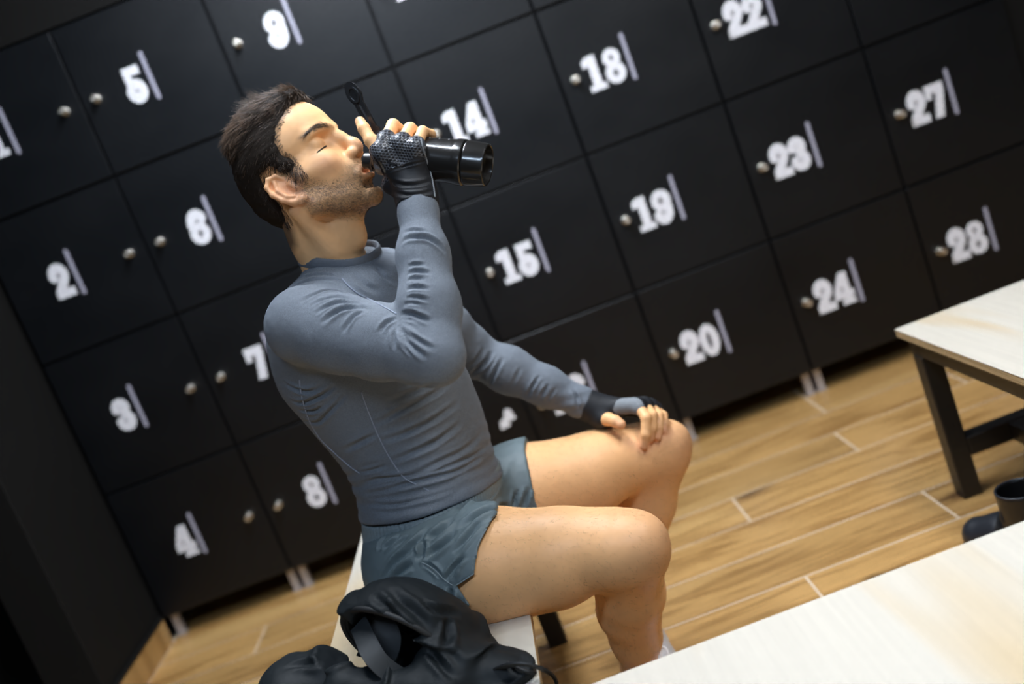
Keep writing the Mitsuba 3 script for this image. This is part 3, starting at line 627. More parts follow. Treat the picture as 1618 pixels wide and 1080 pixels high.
SHORTS = bsdf('mat_shorts', base=cloth_col((0.116, 0.152, 0.164), 0.10), roughness=0.52, specular=0.4, sheen=0.2)
BAND = bsdf('mat_band', base=cloth_col((0.165, 0.205, 0.220), 0.25), roughness=0.7)
SKIN = bsdf('mat_skin', base={'type': 'mesh_attribute', 'name': 'vertex_color'}, roughness=0.47, specular=0.42)
HAIRM = bsdf('mat_hair', base={'type': 'mesh_attribute', 'name': 'vertex_color'}, roughness=0.48, specular=0.35)

man = thing('person', 'man in grey top, blue-grey shorts and fingerless gloves, seated on a bench and drinking', 'person')

# body with painted skin tones
def inpoly(x, z, poly, soft):
    """1 inside the polygon, 0 outside, soft edge"""
    poly = np.asarray(poly); d = np.full(len(x), 9.0); ins = np.zeros(len(x), bool); n = len(poly)
    for i in range(n):
        a, b = poly[i], poly[(i + 1) % n]; e = b - a; t = np.clip(((x - a[0]) * e[0] + (z - a[1]) * e[1]) / (e @ e), 0, 1)
        d = np.minimum(d, np.hypot(x - a[0] - t * e[0], z - a[1] - t * e[1]))
        c = ((a[1] > z) != (b[1] > z)); ins ^= c & (x < (b[0] - a[0]) * (z - a[1]) / (b[1] - a[1] + 1e-12) + a[0])
    s = np.where(ins, d, -d)
    return np.clip(0.5 + s / (2 * soft), 0, 1), s
BEARD = [(.028, .004), (.034, -.020), (.046, -.036), (.064, -.044), (.080, -.040), (.090, -.030), (.125, -.028), (.125, -.125), (.045, -.118), (.018, -.092), (.000, -.062), (.004, -.015), (.014, .006)]
HAIRP = [(.079, .110), (.060, .094), (.040, .082), (.026, .064), (.023, .046), (.028, .026), (.026, .002), (.014, .002), (.008, .026), (-.006, .044), (-.028, .046), (-.040, .026), (-.044, -.006), (-.052, -.042), (-.066, -.062), (-.2, -.062), (-.2, .3), (.14, .3), (.125, .14)]
def skin_colour(V):
    n = len(V); c = np.tile([0.80, 0.452, 0.212], (n, 1))
    v = meshkit.fbm(V * 28, 3); w = meshkit.fbm(V * 160, 2, seed=5)
    c *= (0.90 + 0.16 * v + 0.06 * w)[:, None]
    def blend(col, m): nonlocal c; c = c * (1 - m[:, None]) + np.asarray(col) * m[:, None]
    for kn in (kneeR, kneeL):
        blend((0.50, 0.235, 0.150), 0.42 * np.exp(-(np.linalg.norm(V - kn - FW * .04, axis=1) / .055) ** 2))
    leg = V[:, 2] < .72
    c[leg] *= (0.95, 0.92, 0.88)
    q0 = (V - HO) @ HM.T / HS; q = warp(q0); x, y, z = q[:, 0], np.abs(q[:, 1]), q[:, 2]; h = (np.linalg.norm(q - [0, 0, .02], axis=1) < .19)
    m = np.zeros(n); m[h] = inpoly(x[h], z[h], BEARD, .010)[0]
    lips = np.exp(-((x - .098) / .012) ** 2 - ((z + .052) / .0125) ** 2 - (y / .021) ** 4) * h
    m *= (1 - np.clip(1.6 * lips, 0, 1)) * np.where(z > -.03, 1, 1)
    sp = meshkit.noise(V * 700)
    blend((0.13, 0.075, 0.044), m * (0.45 + 0.30 * (sp > .5)))
    blend((0.42, 0.140, 0.105), 0.7 * np.clip(lips, 0, 1))
    ear = np.exp(-((q0[:, 0] + .006) / .028) ** 2 - ((q0[:, 2]) / .036) ** 2) * (y > .068) * h
    blend((0.60, 0.245, 0.155), 0.5 * ear)
    blend((0.60, 0.27, 0.17), 0.45 * np.exp(-((x - .115) / .016) ** 2 - ((z + .012) / .016) ** 2 - (y / .02) ** 2) * h)
    blend((0.58, 0.265, 0.165), 0.40 * np.exp(-((x - .070) / .022) ** 2 - ((z + .014) / .018) ** 2) * (y > .03) * h)
    sc = np.zeros(n); sc[h] = inpoly(q0[h, 0], q0[h, 2], HAIRP, .008)[0]; blend((0.06, 0.038, 0.026), 0.85 * sc)
    brow = np.zeros(n)
    for i in range(12):
        t = i / 11; bp = np.array([.092 - .028 * t ** 1.6, .018 + .040 * t, .0385 + .0075 * math.sin(t * 2.5)]); brow = np.maximum(brow, np.exp(-((x - bp[0]) ** 2 / .012 ** 2 + (y - bp[1]) ** 2 / .0042 ** 2 + (z - bp[2]) ** 2 / (.0056 - .0022 * t) ** 2)))
    blend((0.12, 0.070, 0.045), 0.6 * brow * h)
    blend((0.30, 0.13, 0.10), 0.3 * np.exp(-((x - .086) / .012) ** 2 - ((z - .0125) / .006) ** 2 - ((y - .032) / .018) ** 2) * h)
    for H in (handR, handL):
        tips = np.array([j[3] for j in H.values()]); dd = np.min(np.linalg.norm(V[:, None] - tips[None], axis=2), axis=1) if n < 1 else None
        from scipy.spatial import cKDTree
        D, _ = cKDTree(tips).query(V, distance_upper_bound=.03); blend((0.60, 0.25, 0.17), 0.5 * np.exp(-(np.minimum(D, 1) / .014) ** 2))
    return np.clip(c, 0.01, 0.92)
wstS = cutplane(lambda P: torso(P, .007), [(596, 866), (690, 844), (776, 786)], TC[6])
axR, axL = unit(kneeR - hipR), unit(kneeL - hipL)
hemR = plane(at(780, 813, -1.62), at(737, 964, -1.66), V3(.10, 1, 0), hipR)
hemL = plane(at(832, 706, -1.33), at(858, 808, -1.36), V3(.10, 1, 0), hipL)
hx = (1.14, 1.50, .0019); hy = (-1.62, -1.38, .0019)
body = shape(bodyf, (1.02, -1.86, 0.0), (1.86, -1.12, 1.40), .0046, ((hx, (1.5, 1.78, .0030)), ((-1.80, -1.62, .0030), hy, (-1.38, -1.2, .0030)), ((.40, .66, .0032), (1.045, 1.36, .0019))))
put('body', body, SKIN, man, smooth=True, color=skin_colour(np.array(body.vertices)))

# shirt
sh = shape(shirtf, (1.00, -1.86, .50), (1.66, -1.12, 1.16), .0023)
sh = crease(sh, shirt_all, folds)
rip = np.array(sh.vertices); N = np.array(sh.vertex_normals)
low = np.exp(-((rip @ hemS[0] - hemS[1] - .055) / .05) ** 2)
amp = 0.0011 * low * np.sin(260 * (rip @ hemS[0]) + 9 * meshkit.fbm(rip * 14, 2)) + 0.0016 * (meshkit.fbm(rip * 45, 3) - .5)
sh = trimesh.Trimesh(rip + N * amp[:, None], sh.faces, process=False)
shirt = put('shirt', sh, SHIRT, man, 'grey heather long-sleeved sports top', smooth=True)
for s in (ZB((385, 45), (420, 140), (460, 230), (500, 300), (540, 350), (600, 380), (660, 412), (715, 430)), ZB((165, 0), (190, 120), (232, 200), (290, 260), (350, 312), (378, 332)), ZA((505, 285), (580, 362), (700, 424), (815, 488))):
    put('seam', skin_tube(shirt_all, s, .0011, .0010), SEAM, shirt, 'pale flat seam')
# collar: a ribbed band where the shirt ends at the neck
e1 = unit(np.cross(colS[0], LF)); e2 = np.cross(colS[0], e1); cc = (at(478, 404, -1.48) + at(606, 396, -1.48)) / 2; ring = []
for a in np.linspace(0, 2 * np.pi, 72, endpoint=False):
    d_ = math.cos(a) * e1 + math.sin(a) * e2; rr = np.linspace(.02, .14, 241); q = (cc + d_ * rr[:, None]).astype(f4); v_ = shirt_all(q, .001); ring.append(q[np.argmax(v_ > 0)].astype(float))
ring = np.array(ring); ring = (ring + np.roll(ring, 1, 0) + np.roll(ring, -1, 0)) / 3
cr = tube(ring, .0042, 10, closed=True); cv = np.array(cr.vertices); k_ = np.repeat(ring, 10, 0); off = cv - k_
cv = k_ + off + np.outer(off @ colS[0], colS[0]) * 1.9 + colS[0] * .002
put('collar', trimesh.Trimesh(cv, cr.faces, process=False), COLLAR, shirt, 'ribbed crew neck', smooth=True)

# ---- shorts
hq0, hq1 = at(780, 813, -1.62), at(737, 964, -1.66); hlen = float(np.linalg.norm(hq1 - hq0)); hdir = (hq1 - hq0) / hlen; ht0 = float(hq0 @ hdir)
apx = at(721, 924, -1.70); l1, l2 = at(760, 901, -1.70), at(736, 946, -1.70)
vd = unit(apx - CAM); nA = unit(np.cross(l1 - apx, vd)); nA = nA if nA @ (l2 - apx) > 0 else -nA
nB = unit(np.cross(l2 - apx, vd)); nB = nB if nB @ (l1 - apx) > 0 else -nB
def shorts_all(P, g=0.0):
    d = smax(torso(P, .007 + g, tgrid[0], tgrid[-1]), dot3(P, wstS[0]) - f4(wstS[1]), .006)
    r = chain(P, [hipR, lerp(hipR, kneeR, .35), lerp(hipR, kneeR, .60)], [.098 + g, .094 + g, .089 + g], .02)
    r = smin(r, rcone(P, lerp(hipR, kneeR, .12) + V3(.0, -.012, -.012), lerp(hipR, kneeR, .62) + V3(0, -.006, -.012), .100 + g, .084 + g), .02)
    t = (dot3(P, hdir) - f4(ht0)) / f4(hlen)
    r = np.maximum(r, -(dot3(P, hemR[0]) - f4(hemR[1]) - f4(.011) * np.maximum(0, 1 - ((t - f4(.36)) / f4(.36)) ** 2)))
    wedge = np.maximum(np.maximum(-dot3(P - apx.astype(f4), nA), -dot3(P - apx.astype(f4), nB)), dot3(P - apx.astype(f4), vd) - f4(.05))
    r = np.maximum(r, -wedge)
    l = chain(P, [hipL, lerp(hipL, kneeL, .35), lerp(hipL, kneeL, .60)], [.101 + g, .097 + g, .094 + g], .02)
    l = np.maximum(l, -(dot3(P, hemL[0]) - f4(hemL[1])))
    return smin(smin(d, r, .03), l, .03)
def shortsf(P):
    return over_bench(P, shorts_all(P))
ZD = lambda *p: zoomed(560, 760, 4.5, p)
sfolds = [(ZD((540, 330), (480, 390), (400, 470), (300, 560), (240, 640), (190, 720)), .0050, .0050), (ZD((465, 400), (488, 470), (478, 520), (440, 560)), .0050, .0065), (ZD((700, 262), (640, 330), (560, 390), (490, 420)), .0060, .0050),
          (ZD((1000, 20), (900, 100), (780, 170), (690, 246)), .0070, .0060), (ZD((1120, 182), (980, 200), (850, 262), (740, 340)), .0060, .0055), (ZD((730, 345), (650, 430), (560, 500), (480, 560)), .0055, .0048),
          (ZD((410, 580), (330, 640), (270, 720)), .0055, .0050), (ZD((745, 560), (690, 640), (650, 720)), .0040, .0040), (ZD((790, 520), (725, 600), (690, 700)), .0040, .0040), (ZD((900, 290), (800, 400), (700, 520)), .0050, .0035),
          (ZD((620, 690), (560, 620), (480, 575)), .0035, .0022), (ZD((230, 390), (190, 440), (170, 500)), .0040, .0034), (ZD((330, 384), (270, 430), (200, 490)), .0040, .0036), (ZD((440, 470), (330, 545), (220, 640)), .0050, .0045),
          (ZD((390, 390), (340, 420), (290, 470)), .0035, .0030), (ZD((600, 760), (560, 820), (540, 870)), .0050, .0040), (ZD((690, 760), (680, 830), (670, 880)), .0045, .0040), (ZD((1160, 60), (1140, 140), (1130, 200)), .0045, .0035), (ZD((1240, 40), (1220, 120), (1200, 200)), .0045, .0030)]
so = shape(shortsf, (1.00, -1.80, .41), (1.66, -1.14, .70), .0032)
so = crease(so, lambda P: shorts_all(P), sfolds, gain=2.0, thin=0.9)
V_ = np.array(so.vertices); N_ = np.array(so.vertex_normals); so = trimesh.Trimesh(V_ + N_ * (0.0045 * (meshkit.fbm(V_ * 22, 3, seed=2) - .5))[:, None], so.faces, process=False)
shorts = put('shorts', so, SHORTS, man, 'blue-grey running shorts', smooth=True)
for s in (ZD((1040, 254), (962, 312), (902, 400), (866, 500), (872, 600)), ZD((880, 632), (800, 690), (724, 738)), ZD((470, 574), (560, 622), (640, 700), (700, 740))):
    put('hem', skin_tube(shorts_all, s, .0012, .0008), BAND, shorts)
def bandf(P):
    d = torso(P, .0060); h = dot3(P, wstS[0]) - f4(wstS[1])
    return smax(d, np.abs(h - f4(.010)) - f4(.022), .005)
bd = shape(bandf, (1.00, -1.70, .50), (1.50, -1.20, .74), .0036)
V_ = np.array(bd.vertices); N_ = np.array(bd.vertex_normals); ang = np.arctan2(V_[:, 1] - TC[1][1], V_[:, 0] - TC[1][0])
put('waistband', trimesh.Trimesh(V_ + N_ * (0.0012 * np.sin(ang * 110 + 3 * meshkit.noise(V_ * 40)))[:, None], bd.faces, process=False), BAND, shorts, 'gathered waistband', smooth=True)

# ---- gloves
def honey(p, n, uv):
    s = 205.0; a, b = dot_(p, be) * s, dot_(p, bu) * s * 1.1547; row = dr.floor(b); xx = a + 0.5 * (row - 2 * dr.floor(row * 0.5))
    fx, fy = xx - dr.floor(xx) - 0.5, b - row - 0.5
    return smoothstep(0.42, 0.20, dr.sqrt(fx * fx + fy * fy))
def dot_(p, v): return p.x * float(v[0]) + p.y * float(v[1]) + p.z * float(v[2])
GLOVE = bsdf('mat_glove', base=(0.0085, 0.0095, 0.012), roughness=0.62, specular=0.4)
def honey_col(p, n, uv): return mix((0.060, 0.066, 0.078), (0.005, 0.006, 0.008), honey(p, n, uv))
MESHM = bsdf('mat_glovemesh', base=proc(honey_col), roughness=0.30, specular=0.7, bump=proc(honey, 4e-4), bump_scale=0.0016)
GREYF = bsdf('mat_gloveedge', base=(0.17, 0.185, 0.20), roughness=0.7)
RUBBER = bsdf('mat_rubber', base=(0.010, 0.011, 0.014), roughness=0.22, specular=0.6)
def gloveR(P):
    d = handf(P, handR, wrR, .0024, 0.30)
    c = chain(P, [wrR - foR * .030, wrR - foR * .005, wrR + foR * .020], [.0335, .0315, .0300], .01)
    return smax(smin(d, c, .014), -dot3(P - (wrR - foR * .026).astype(f4), foR), .003)
def gloveL(P):
    d = handf(P, handL, wrL, .0022, 0.25)
    c = chain(P, [wrL - foL * .024, wrL + foL * .02], [.0325, .0300], .01)
    return smax(smin(d, c, .014), -dot3(P - (wrL - foL * .018).astype(f4), foL), .003)
def bounds(H, wr, pad=.045): q = np.array([x for j in H.values() for x in j] + [wr]); return q.min(0) - pad, q.max(0) + pad
g1 = shape(gloveR, *bounds(handR, wrR), .0018)
g1 = crease(g1, gloveR, [([(612, 283), (640, 292), (684, 284)], .0032, .0018), ([(616, 300), (645, 308), (686, 300)], .0032, .0016), ([(600, 278), (640, 262), (680, 254)], .0016, .0014), ([(598, 246), (604, 262), (640, 268)], .0012, .0010)])
V_ = np.array(g1.vertices); fc = V_[g1.faces].mean(1); wq = (fc - wrR) @ foR; isback = ((fc - (B0 + be * .04)) @ bc > .016) & (wq > .030 + .25 * np.clip((fc - wrR) @ be, -.03, .04))
gl = put('glove', trimesh.Trimesh(V_, g1.faces[~isback], process=False), GLOVE, man, 'fingerless black training glove on the raised hand', smooth=True)
put('mesh_panel', trimesh.Trimesh(V_, g1.faces[isback], process=False), MESHM, gl, 'glossy honeycomb back panel', smooth=True)
put('piping', skin_tube(gloveR, [(664, 214), (670, 240), (677, 262), (683, 285), (687, 311)], .0016, .0005), GREYF, gl, 'grey edge piping')
put('pad', skin_tube(gloveR, [(592, 246), (598, 254), (604, 264), (608, 272)], .0028, .0006), RUBBER, gl, 'shiny rubber pad'); put('pad', skin_tube(gloveR, [(612, 254), (618, 258), (628, 260)], .0022, .0005), RUBBER, gl)
g2 = shape(gloveL, *bounds(handL, wrL), .0022)
V_ = np.array(g2.vertices); fc = V_[g2.faces].mean(1); wq = (fc - wrL) @ foL
palmc = at(994, 650, -1.36); isg = (np.linalg.norm((fc - palmc) * [1, .6, 1.15], axis=1) < .036) & (fc[:, 1] < np.mean([j[0][1] for j in handL.values()]) + .004) & (wq > .034)
gl2 = put('glove', trimesh.Trimesh(V_, g2.faces[~isg], process=False), GLOVE, man, 'fingerless black glove on the hand resting on the knee', smooth=True)
put('palm_panel', trimesh.Trimesh(V_, g2.faces[isg], process=False), GREYF, gl2, 'grey stretch fabric panel', smooth=True)

# ---- hair
def hairf(P):
    Q = tohead(P); d = ell(Q, (.002, 0, .055), (.0915, .0785, .084))
    d = smin(d, ell(Q, (.034, 0, .117), (.052, .054, .025)), .03)
    d = smin(d, ell(Q, (-.020, 0, .116), (.046, .050, .025)), .03)
    d = smin(d, ell(Q, (-.050, 0, .014), (.038, .054, .046)), .03)
    d = smax(d, (-inpoly(Q[:, 0], Q[:, 2], HAIRP, .01)[1]).astype(f4), .010)
    return d * f4(HS)
hr = shape(hairf, HO - .20, HO + .24, .0030)
V_ = np.array(hr.vertices); N_ = np.array(hr.vertex_normals); q = tohead(V_)
hr = trimesh.Trimesh(V_ + N_ * (0.007 * (meshkit.fbm(q * [26, 110, 90], 3) - .5))[:, None], hr.faces, process=False)
cols = np.tile([0.017, 0.0125, 0.0095], (len(V_), 1))
HAIRB = bsdf('mat_hairbase', base={'type': 'mesh_attribute', 'name': 'vertex_color'}, roughness=0.75, specular=0.1)
hair = put('hair', hr, HAIRB, man, 'short dark brown hair swept back', smooth=True, color=cols)
def strands(roots, dirs, lens, r0, lift, colour, seg=4, droop=None):
    """thin three-sided hairs: one mesh and its vertex colours"""
    n = len(roots); dirs = dirs / np.linalg.norm(dirs, axis=1, keepdims=True); side = np.cross(dirs, rng.normal(size=(n, 3))); side /= np.linalg.norm(side, axis=1, keepdims=True); up = np.cross(side, dirs)
    s = np.linspace(0, 1, seg + 1); V, F = [], []
    bend = lift if droop is None else droop
    for i, t in enumerate(s):
        c = roots + dirs * (lens * t)[:, None] + bend * (t * t * 1.0)[..., None] * lens[:, None] if np.ndim(bend) == 2 else roots + dirs * (lens * t)[:, None]
        r = r0 * (1 - .8 * t)
        for k in range(3): a = k * 2 * math.pi / 3; V.append(c + r * (math.cos(a) * side + math.sin(a) * up))
    V = np.stack(V, 1)                                              # n, (seg + 1) * 3, 3
    for i in range(seg):
        for k in range(3):
            a, b = i * 3 + k, i * 3 + (k + 1) % 3; F += [(a, b, b + 3), (a, b + 3, a + 3)]
    m = (seg + 1) * 3; F = (np.array(F)[None] + (np.arange(n) * m)[:, None, None]).reshape(-1, 3)
    return trimesh.Trimesh(V.reshape(-1, 3), F, process=False), np.repeat(colour, m, 0)
def sample(mesh, n, weight=None):
    a = mesh.area_faces.copy()
    if weight is not None: a = a * weight
    f = rng.choice(len(a), n, p=a / a.sum()); u = rng.random((n, 2)); fl_ = u.sum(1) > 1; u[fl_] = 1 - u[fl_]
    t = mesh.vertices[mesh.faces[f]]; P = t[:, 0] + (t[:, 1] - t[:, 0]) * u[:, :1] + (t[:, 2] - t[:, 0]) * u[:, 1:]
    return np.array(P), np.array(mesh.face_normals[f])
P_, Nn = sample(hr, 34000); q = tohead(P_); ok = (q[:, 2] > -.046); P_, Nn, q = P_[ok], Nn[ok], q[ok]
clump = meshkit.noise(q * 55, 3); swirl = meshkit.fbm(q * 24, 2, seed=9) - .5
comb = np.c_[-1.0 + 0 * q[:, 0], 1.6 * swirl, -0.15 - 2.2 * np.clip((.11 - q[:, 2]) / .12, 0, 1.2) + 0.8 * swirl] @ HM
comb = comb - Nn * (comb * Nn).sum(1, keepdims=True); comb /= np.linalg.norm(comb, axis=1, keepdims=True) + 1e-9
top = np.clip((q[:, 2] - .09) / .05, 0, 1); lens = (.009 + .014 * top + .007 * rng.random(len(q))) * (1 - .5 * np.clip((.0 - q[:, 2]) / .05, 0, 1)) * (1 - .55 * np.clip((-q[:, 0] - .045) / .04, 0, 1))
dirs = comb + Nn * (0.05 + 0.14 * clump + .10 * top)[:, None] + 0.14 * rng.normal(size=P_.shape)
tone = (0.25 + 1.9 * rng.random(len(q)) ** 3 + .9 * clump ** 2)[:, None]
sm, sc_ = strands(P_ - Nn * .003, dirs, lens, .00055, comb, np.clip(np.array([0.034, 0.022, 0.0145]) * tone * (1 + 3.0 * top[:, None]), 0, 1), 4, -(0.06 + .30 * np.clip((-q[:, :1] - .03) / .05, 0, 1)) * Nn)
# tuft that stands up at the crown
tr_, tn_ = sample(hr, 6000); tq = tohead(tr_); ok = (np.abs(tq[:, 0] - .030) < .018) & (tq[:, 2] > .120) & (tq[:, 1] < .03); tr_, tn_, tq = tr_[ok][:260], tn_[ok][:260], tq[ok][:260]
td = np.tile(np.array([-.9, 0, .75]) @ HM, (len(tr_), 1)) + .25 * rng.normal(size=tr_.shape)
tm, tc_ = strands(tr_, td, .012 + .014 * rng.random(len(tr_)), .0006, None, np.clip(np.array([0.09, 0.062, 0.042]) * (0.5 + rng.random((len(tr_), 1))), 0, 1), 4, .3 * tn_)
fringe, fn_ = sample(body, 40000, (np.abs(tohead(body.triangles_center)) < .2).all(1)); fq = tohead(fringe); fs = inpoly(fq[:, 0], fq[:, 2], HAIRP, .01)[1]; ok = (fs > -.007) & (fs < .012) & (fq[:, 2] > -.034) & (fq[:, 2] < .15) & (fq[:, 0] < .2); fringe, fn_, fq = fringe[ok][:2600], fn_[ok][:2600], fq[ok][:2600]
fd = np.c_[-0.9 + 0 * fq[:, 0], 0 * fq[:, 0], 0.9 - 3.2 * np.clip((.10 - fq[:, 2]) / .10, 0, 1)] @ HM; fd = fd - fn_ * (fd * fn_).sum(1, keepdims=True); fd /= np.linalg.norm(fd, axis=1, keepdims=True) + 1e-9
fm, fc_ = strands(fringe, fd + .28 * fn_ + .2 * rng.normal(size=fringe.shape), .007 + .008 * rng.random(len(fringe)), .00035, None, np.clip(np.array([0.030, 0.020, 0.014]) * (0.5 + rng.random((len(fringe), 1))), 0, 1), 3, -.3 * fn_)
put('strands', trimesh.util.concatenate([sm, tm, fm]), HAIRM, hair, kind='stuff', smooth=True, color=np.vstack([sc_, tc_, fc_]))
# beard, brows, lashes, leg hair
hd = (np.abs(tohead(body.triangles_center)) < .15).all(1); lips_c = body.triangles_center; bq = warp(tohead(lips_c))
bm_ = inpoly(bq[:, 0], bq[:, 2], BEARD, .008)[0] * hd * ~((bq[:, 0] > .084) & (np.abs(bq[:, 2] + .052) < .013) & (np.abs(bq[:, 1]) < .023))
P_, Nn = sample(body, 9000, bm_ + 1e-12); fd = np.tile(np.array([.35, 0, -.9]) @ HM, (len(P_), 1)); fd = fd - Nn * (fd * Nn).sum(1, keepdims=True)
bmh, bc_ = strands(P_ - Nn * .0005, fd * .7 + Nn * .55 + .3 * rng.normal(size=P_.shape), .0024 + .0026 * rng.random(len(P_)), .00017, None, np.clip(np.array([0.045, 0.027, 0.016]) * (0.4 + 1.2 * rng.random((len(P_), 1))), 0, 1), 2, -.2 * Nn)
put('beard', bmh, HAIRM, man, 'short stubble beard', smooth=True, color=bc_, kind='stuff')
def onface(p):
    """the face's surface in front of a point of the head's frame"""
    p = unwarp(np.array([.05, p[0], p[1]]))[1:]; xs_ = np.linspace(.13, .02, 441); Qs = fromhead(np.c_[xs_, np.full(441, p[0]), np.full(441, p[1])]).astype(f4); v = headf(Qs); return Qs[np.argmax(v < 0)].astype(float)
for s in (-1, 1):
    roots, ds = [], []
    for i in range(420):
        t = rng.random(); w = rng.normal() * .0032 * (1.25 - t); roots.append(onface((s * (.018 + .040 * t), .0375 + .0075 * math.sin(t * 2.5) + w))); ds.append(V3(-.35 - .3 * t, s * .9, .55 - 1.1 * t) @ HM + .2 * rng.normal(size=3))
    roots, ds = np.array(roots), np.array(ds); m_, c_ = strands(roots, ds + (hF * .25), np.full(420, .0075), .00028, None, np.tile([0.045, 0.028, 0.019], (420, 1)), 2, -.4 * np.tile(hF, (420, 1)))
    put('eyebrow', m_, HAIRM, man, smooth=True, color=c_, kind='stuff')
    line = [onface((s * (.0262 + .0275 * t), .0112 - .0050 * t)) for t in np.linspace(0, 1, 14)]; line = np.array(line) + hF * .0004
    ln = tube(line, np.r_[.0005, np.full(12, .00110), .0006], 6)
    put('eyelashes', ln, HAIRM, man, smooth=True, color=np.tile([0.012, 0.008, 0.007], (len(ln.vertices), 1)), kind='stuff')
from scipy.spatial import cKDTree
lg = (cKDTree(np.array([x for j in handL.values() for x in j])).query(body.triangles_center)[0] > .022) & (body.triangles_center[:, 2] < .60) & (body.triangles_center[:, 2] > .12) & ((body.triangles_center - hipR) @ axR > .10) & (meshkit.noise(body.triangles_center * 20) > .25)
P_, Nn = sample(body, 8000, lg + 1e-12); fd = np.tile(V3(.45, 0, -.8), (len(P_), 1)) + .38 * rng.normal(size=P_.shape); fd = fd - Nn * (fd * Nn).sum(1, keepdims=True)
lh, lc = strands(P_, fd / np.linalg.norm(fd, axis=1, keepdims=True) + .30 * Nn, .005 + .007 * rng.random(len(P_)), .00010, None, np.tile([0.13, 0.075, 0.045], (len(P_), 1)), 3, -.35 * Nn + .3 * rng.normal(size=P_.shape))
put('leg_hair', lh, HAIRM, man, smooth=True, color=lc, kind='stuff')
# ------------------------------------------------------------------ shoes of the man
SHOEM = bsdf('mat_shoe', base=(0.72, 0.72, 0.74), roughness=0.6)
SOLEM = bsdf('mat_sole', base=(0.78, 0.78, 0.78), roughness=0.5)
def shoef(P):
    d = chain(P, [(-.040, 0, .052), (.045, 0, .050), (.140, 0, .034)], [.044, .046, .036], .02)
    d = smin(d, rcone(P, (-.012, 0, .05), (-.006, 0, .092), .045, .043), .02)
    d = smin(d, rcone(P, (.030, 0, .085), (.100, 0, .060), .024, .020), .03)
    d = smax(d, -rcone(P, (-.002, 0, .060), (.004, 0, .150), .0385, .041), .004)
    return smax(d, f4(.024) - P[:, 2], .004)
shoem = shape(shoef, (-.10, -.06, .01), (.19, .06, .115), .0030)
out = LineString([(-.045, 0), (.05, 0), (.142, .0)]).buffer(.046).intersection(sbox(-.1, -.052, .3, .052))
solem = prism(out.buffer(-.004), .026); solem.apply_translation((0, 0, .001))
loop = [(.052, -.006, .112), (.050, -.020, .130), (.054, -.027, .142), (.063, -.024, .144), (.066, -.014, .132), (.058, -.006, .114)]
from scipy.interpolate import CubicSpline
lp = CubicSpline(np.linspace(0, 1, 6), np.array(loop))(np.linspace(0, 1, 26))
shoe_ply, sole_ply = mikit.ply(shoem, SHOEM, smooth=True), mikit.ply(solem, SOLEM, smooth=40)
lace_ply = mikit.ply(trimesh.util.concatenate([tube(lp, .0024, 8), tube(lp * [1, -1, 1], .0024, 8)] + [tube([(.045 + .016 * i, -.022, .094 - .010 * i), (.048 + .016 * i, 0, .108 - .0105 * i), (.045 + .016 * i, .022, .094 - .010 * i)], .0026, 8) for i in range(4)]), SOLEM, smooth=True)
for a, (dx, dy), lab in ((ankR, (.95, -.30), 'white lace-up sports shoe on the near foot'), (ankL, (.25, -.97), None)):
    w = T().translate([float(a[0]), float(a[1]), 0.0005]).rotate([0, 0, 1], math.degrees(math.atan2(dy, dx)))
    s = put('shoe', None, None, man, label=lab, ply=shoe_ply, to_world=w)
    put('sole', None, None, s, ply=sole_ply, to_world=w); put('lace', None, None, s, ply=lace_ply, to_world=w)

# ------------------------------------------------------------------ drinking bottle
BLK = bsdf('mat_bottle', base=(0.010, 0.0095, 0.009), roughness=0.17, specular=0.6, clearcoat=0.5, clearcoat_gloss=0.9)
LIDM = bsdf('mat_lid', base=(0.010, 0.010, 0.011), roughness=0.25, specular=0.65, clearcoat=0.6, clearcoat_gloss=0.95)
CHRM = bsdf('mat_lidring', base=(0.36, 0.36, 0.37), roughness=0.25, metallic=0.85)
MARKM = bsdf('mat_marks', base=(0.42, 0.44, 0.45), roughness=0.5)
bt = thing('drinking_bottle', 'glossy black shaker bottle with its flip cap open, tipped to the man\'s mouth', 'bottle')
BL = float(np.linalg.norm(B1 - B0))
put('body', lathe([(.026, 0.0), (.026, RB - .002), (.030, RB - .0005), (.05, RB), (.10, RB + .0008), (BL - .052, RB + .0016), (BL - .050, RB + .0030), (BL - .038, RB + .0032), (BL - .036, RB + .001), (BL - .036, 0)], B0, B1, 72), BLK, bt, 'black cup with a raised ring', smooth=35)
put('base_cup', lathe([(BL - .0345, 0), (BL - .0345, RB + .0014), (BL - .032, RB + .0024), (BL - .004, RB + .0004), (BL - .001, RB - .0004), (BL, RB - .0018), (BL - .001, RB - .0035), (BL - .012, RB - .005), (BL - .013, 0)], B0, B1, 72), BLK, bt, 'screw-on base cup', smooth=35)
put('lid', lathe([(.002, 0), (.002, .019), (.005, .025), (.010, .0295), (.013, RB - .002), (.0255, RB - .001), (.0255, 0)], B0, B1, 64), LIDM, bt, 'black screw lid', smooth=40)
put('lid_ring', lathe([(.0125, RB - .003), (.0135, RB + .0006), (.024, RB + .0012), (.0252, RB - .002)], B0, B1, 64), CHRM, bt, 'shiny silver ring of the lid', smooth=40)
sp0 = B0 - bu * .014
put('spout', lathe([(-.014, .0085), (-.014, .0115), (-.012, .0125), (.000, .0135), (.004, .016), (.004, .0)], sp0, sp0 + be, 40), LIDM, bt, 'drinking spout', smooth=40)
hp, tp = at(595, 213, -1.558), at(551, 133, -1.548); fx = unit(tp - hp); fz = unit(bc - fx * (bc @ fx)); fy = np.cross(fz, fx); Lf = float(np.linalg.norm(tp - hp))
pl = shapely.union_all([sbox(0, -.0075, Lf - .02, .0075), shapely.affinity.scale(Point(Lf - .017, 0).buffer(1, 24), .020, .0115), sbox(-.004, -.010, .010, .010)]).buffer(.002).buffer(-.002)
pl = pl.difference(LineString([(.020, .001), (.052, .001)]).buffer(.0026))
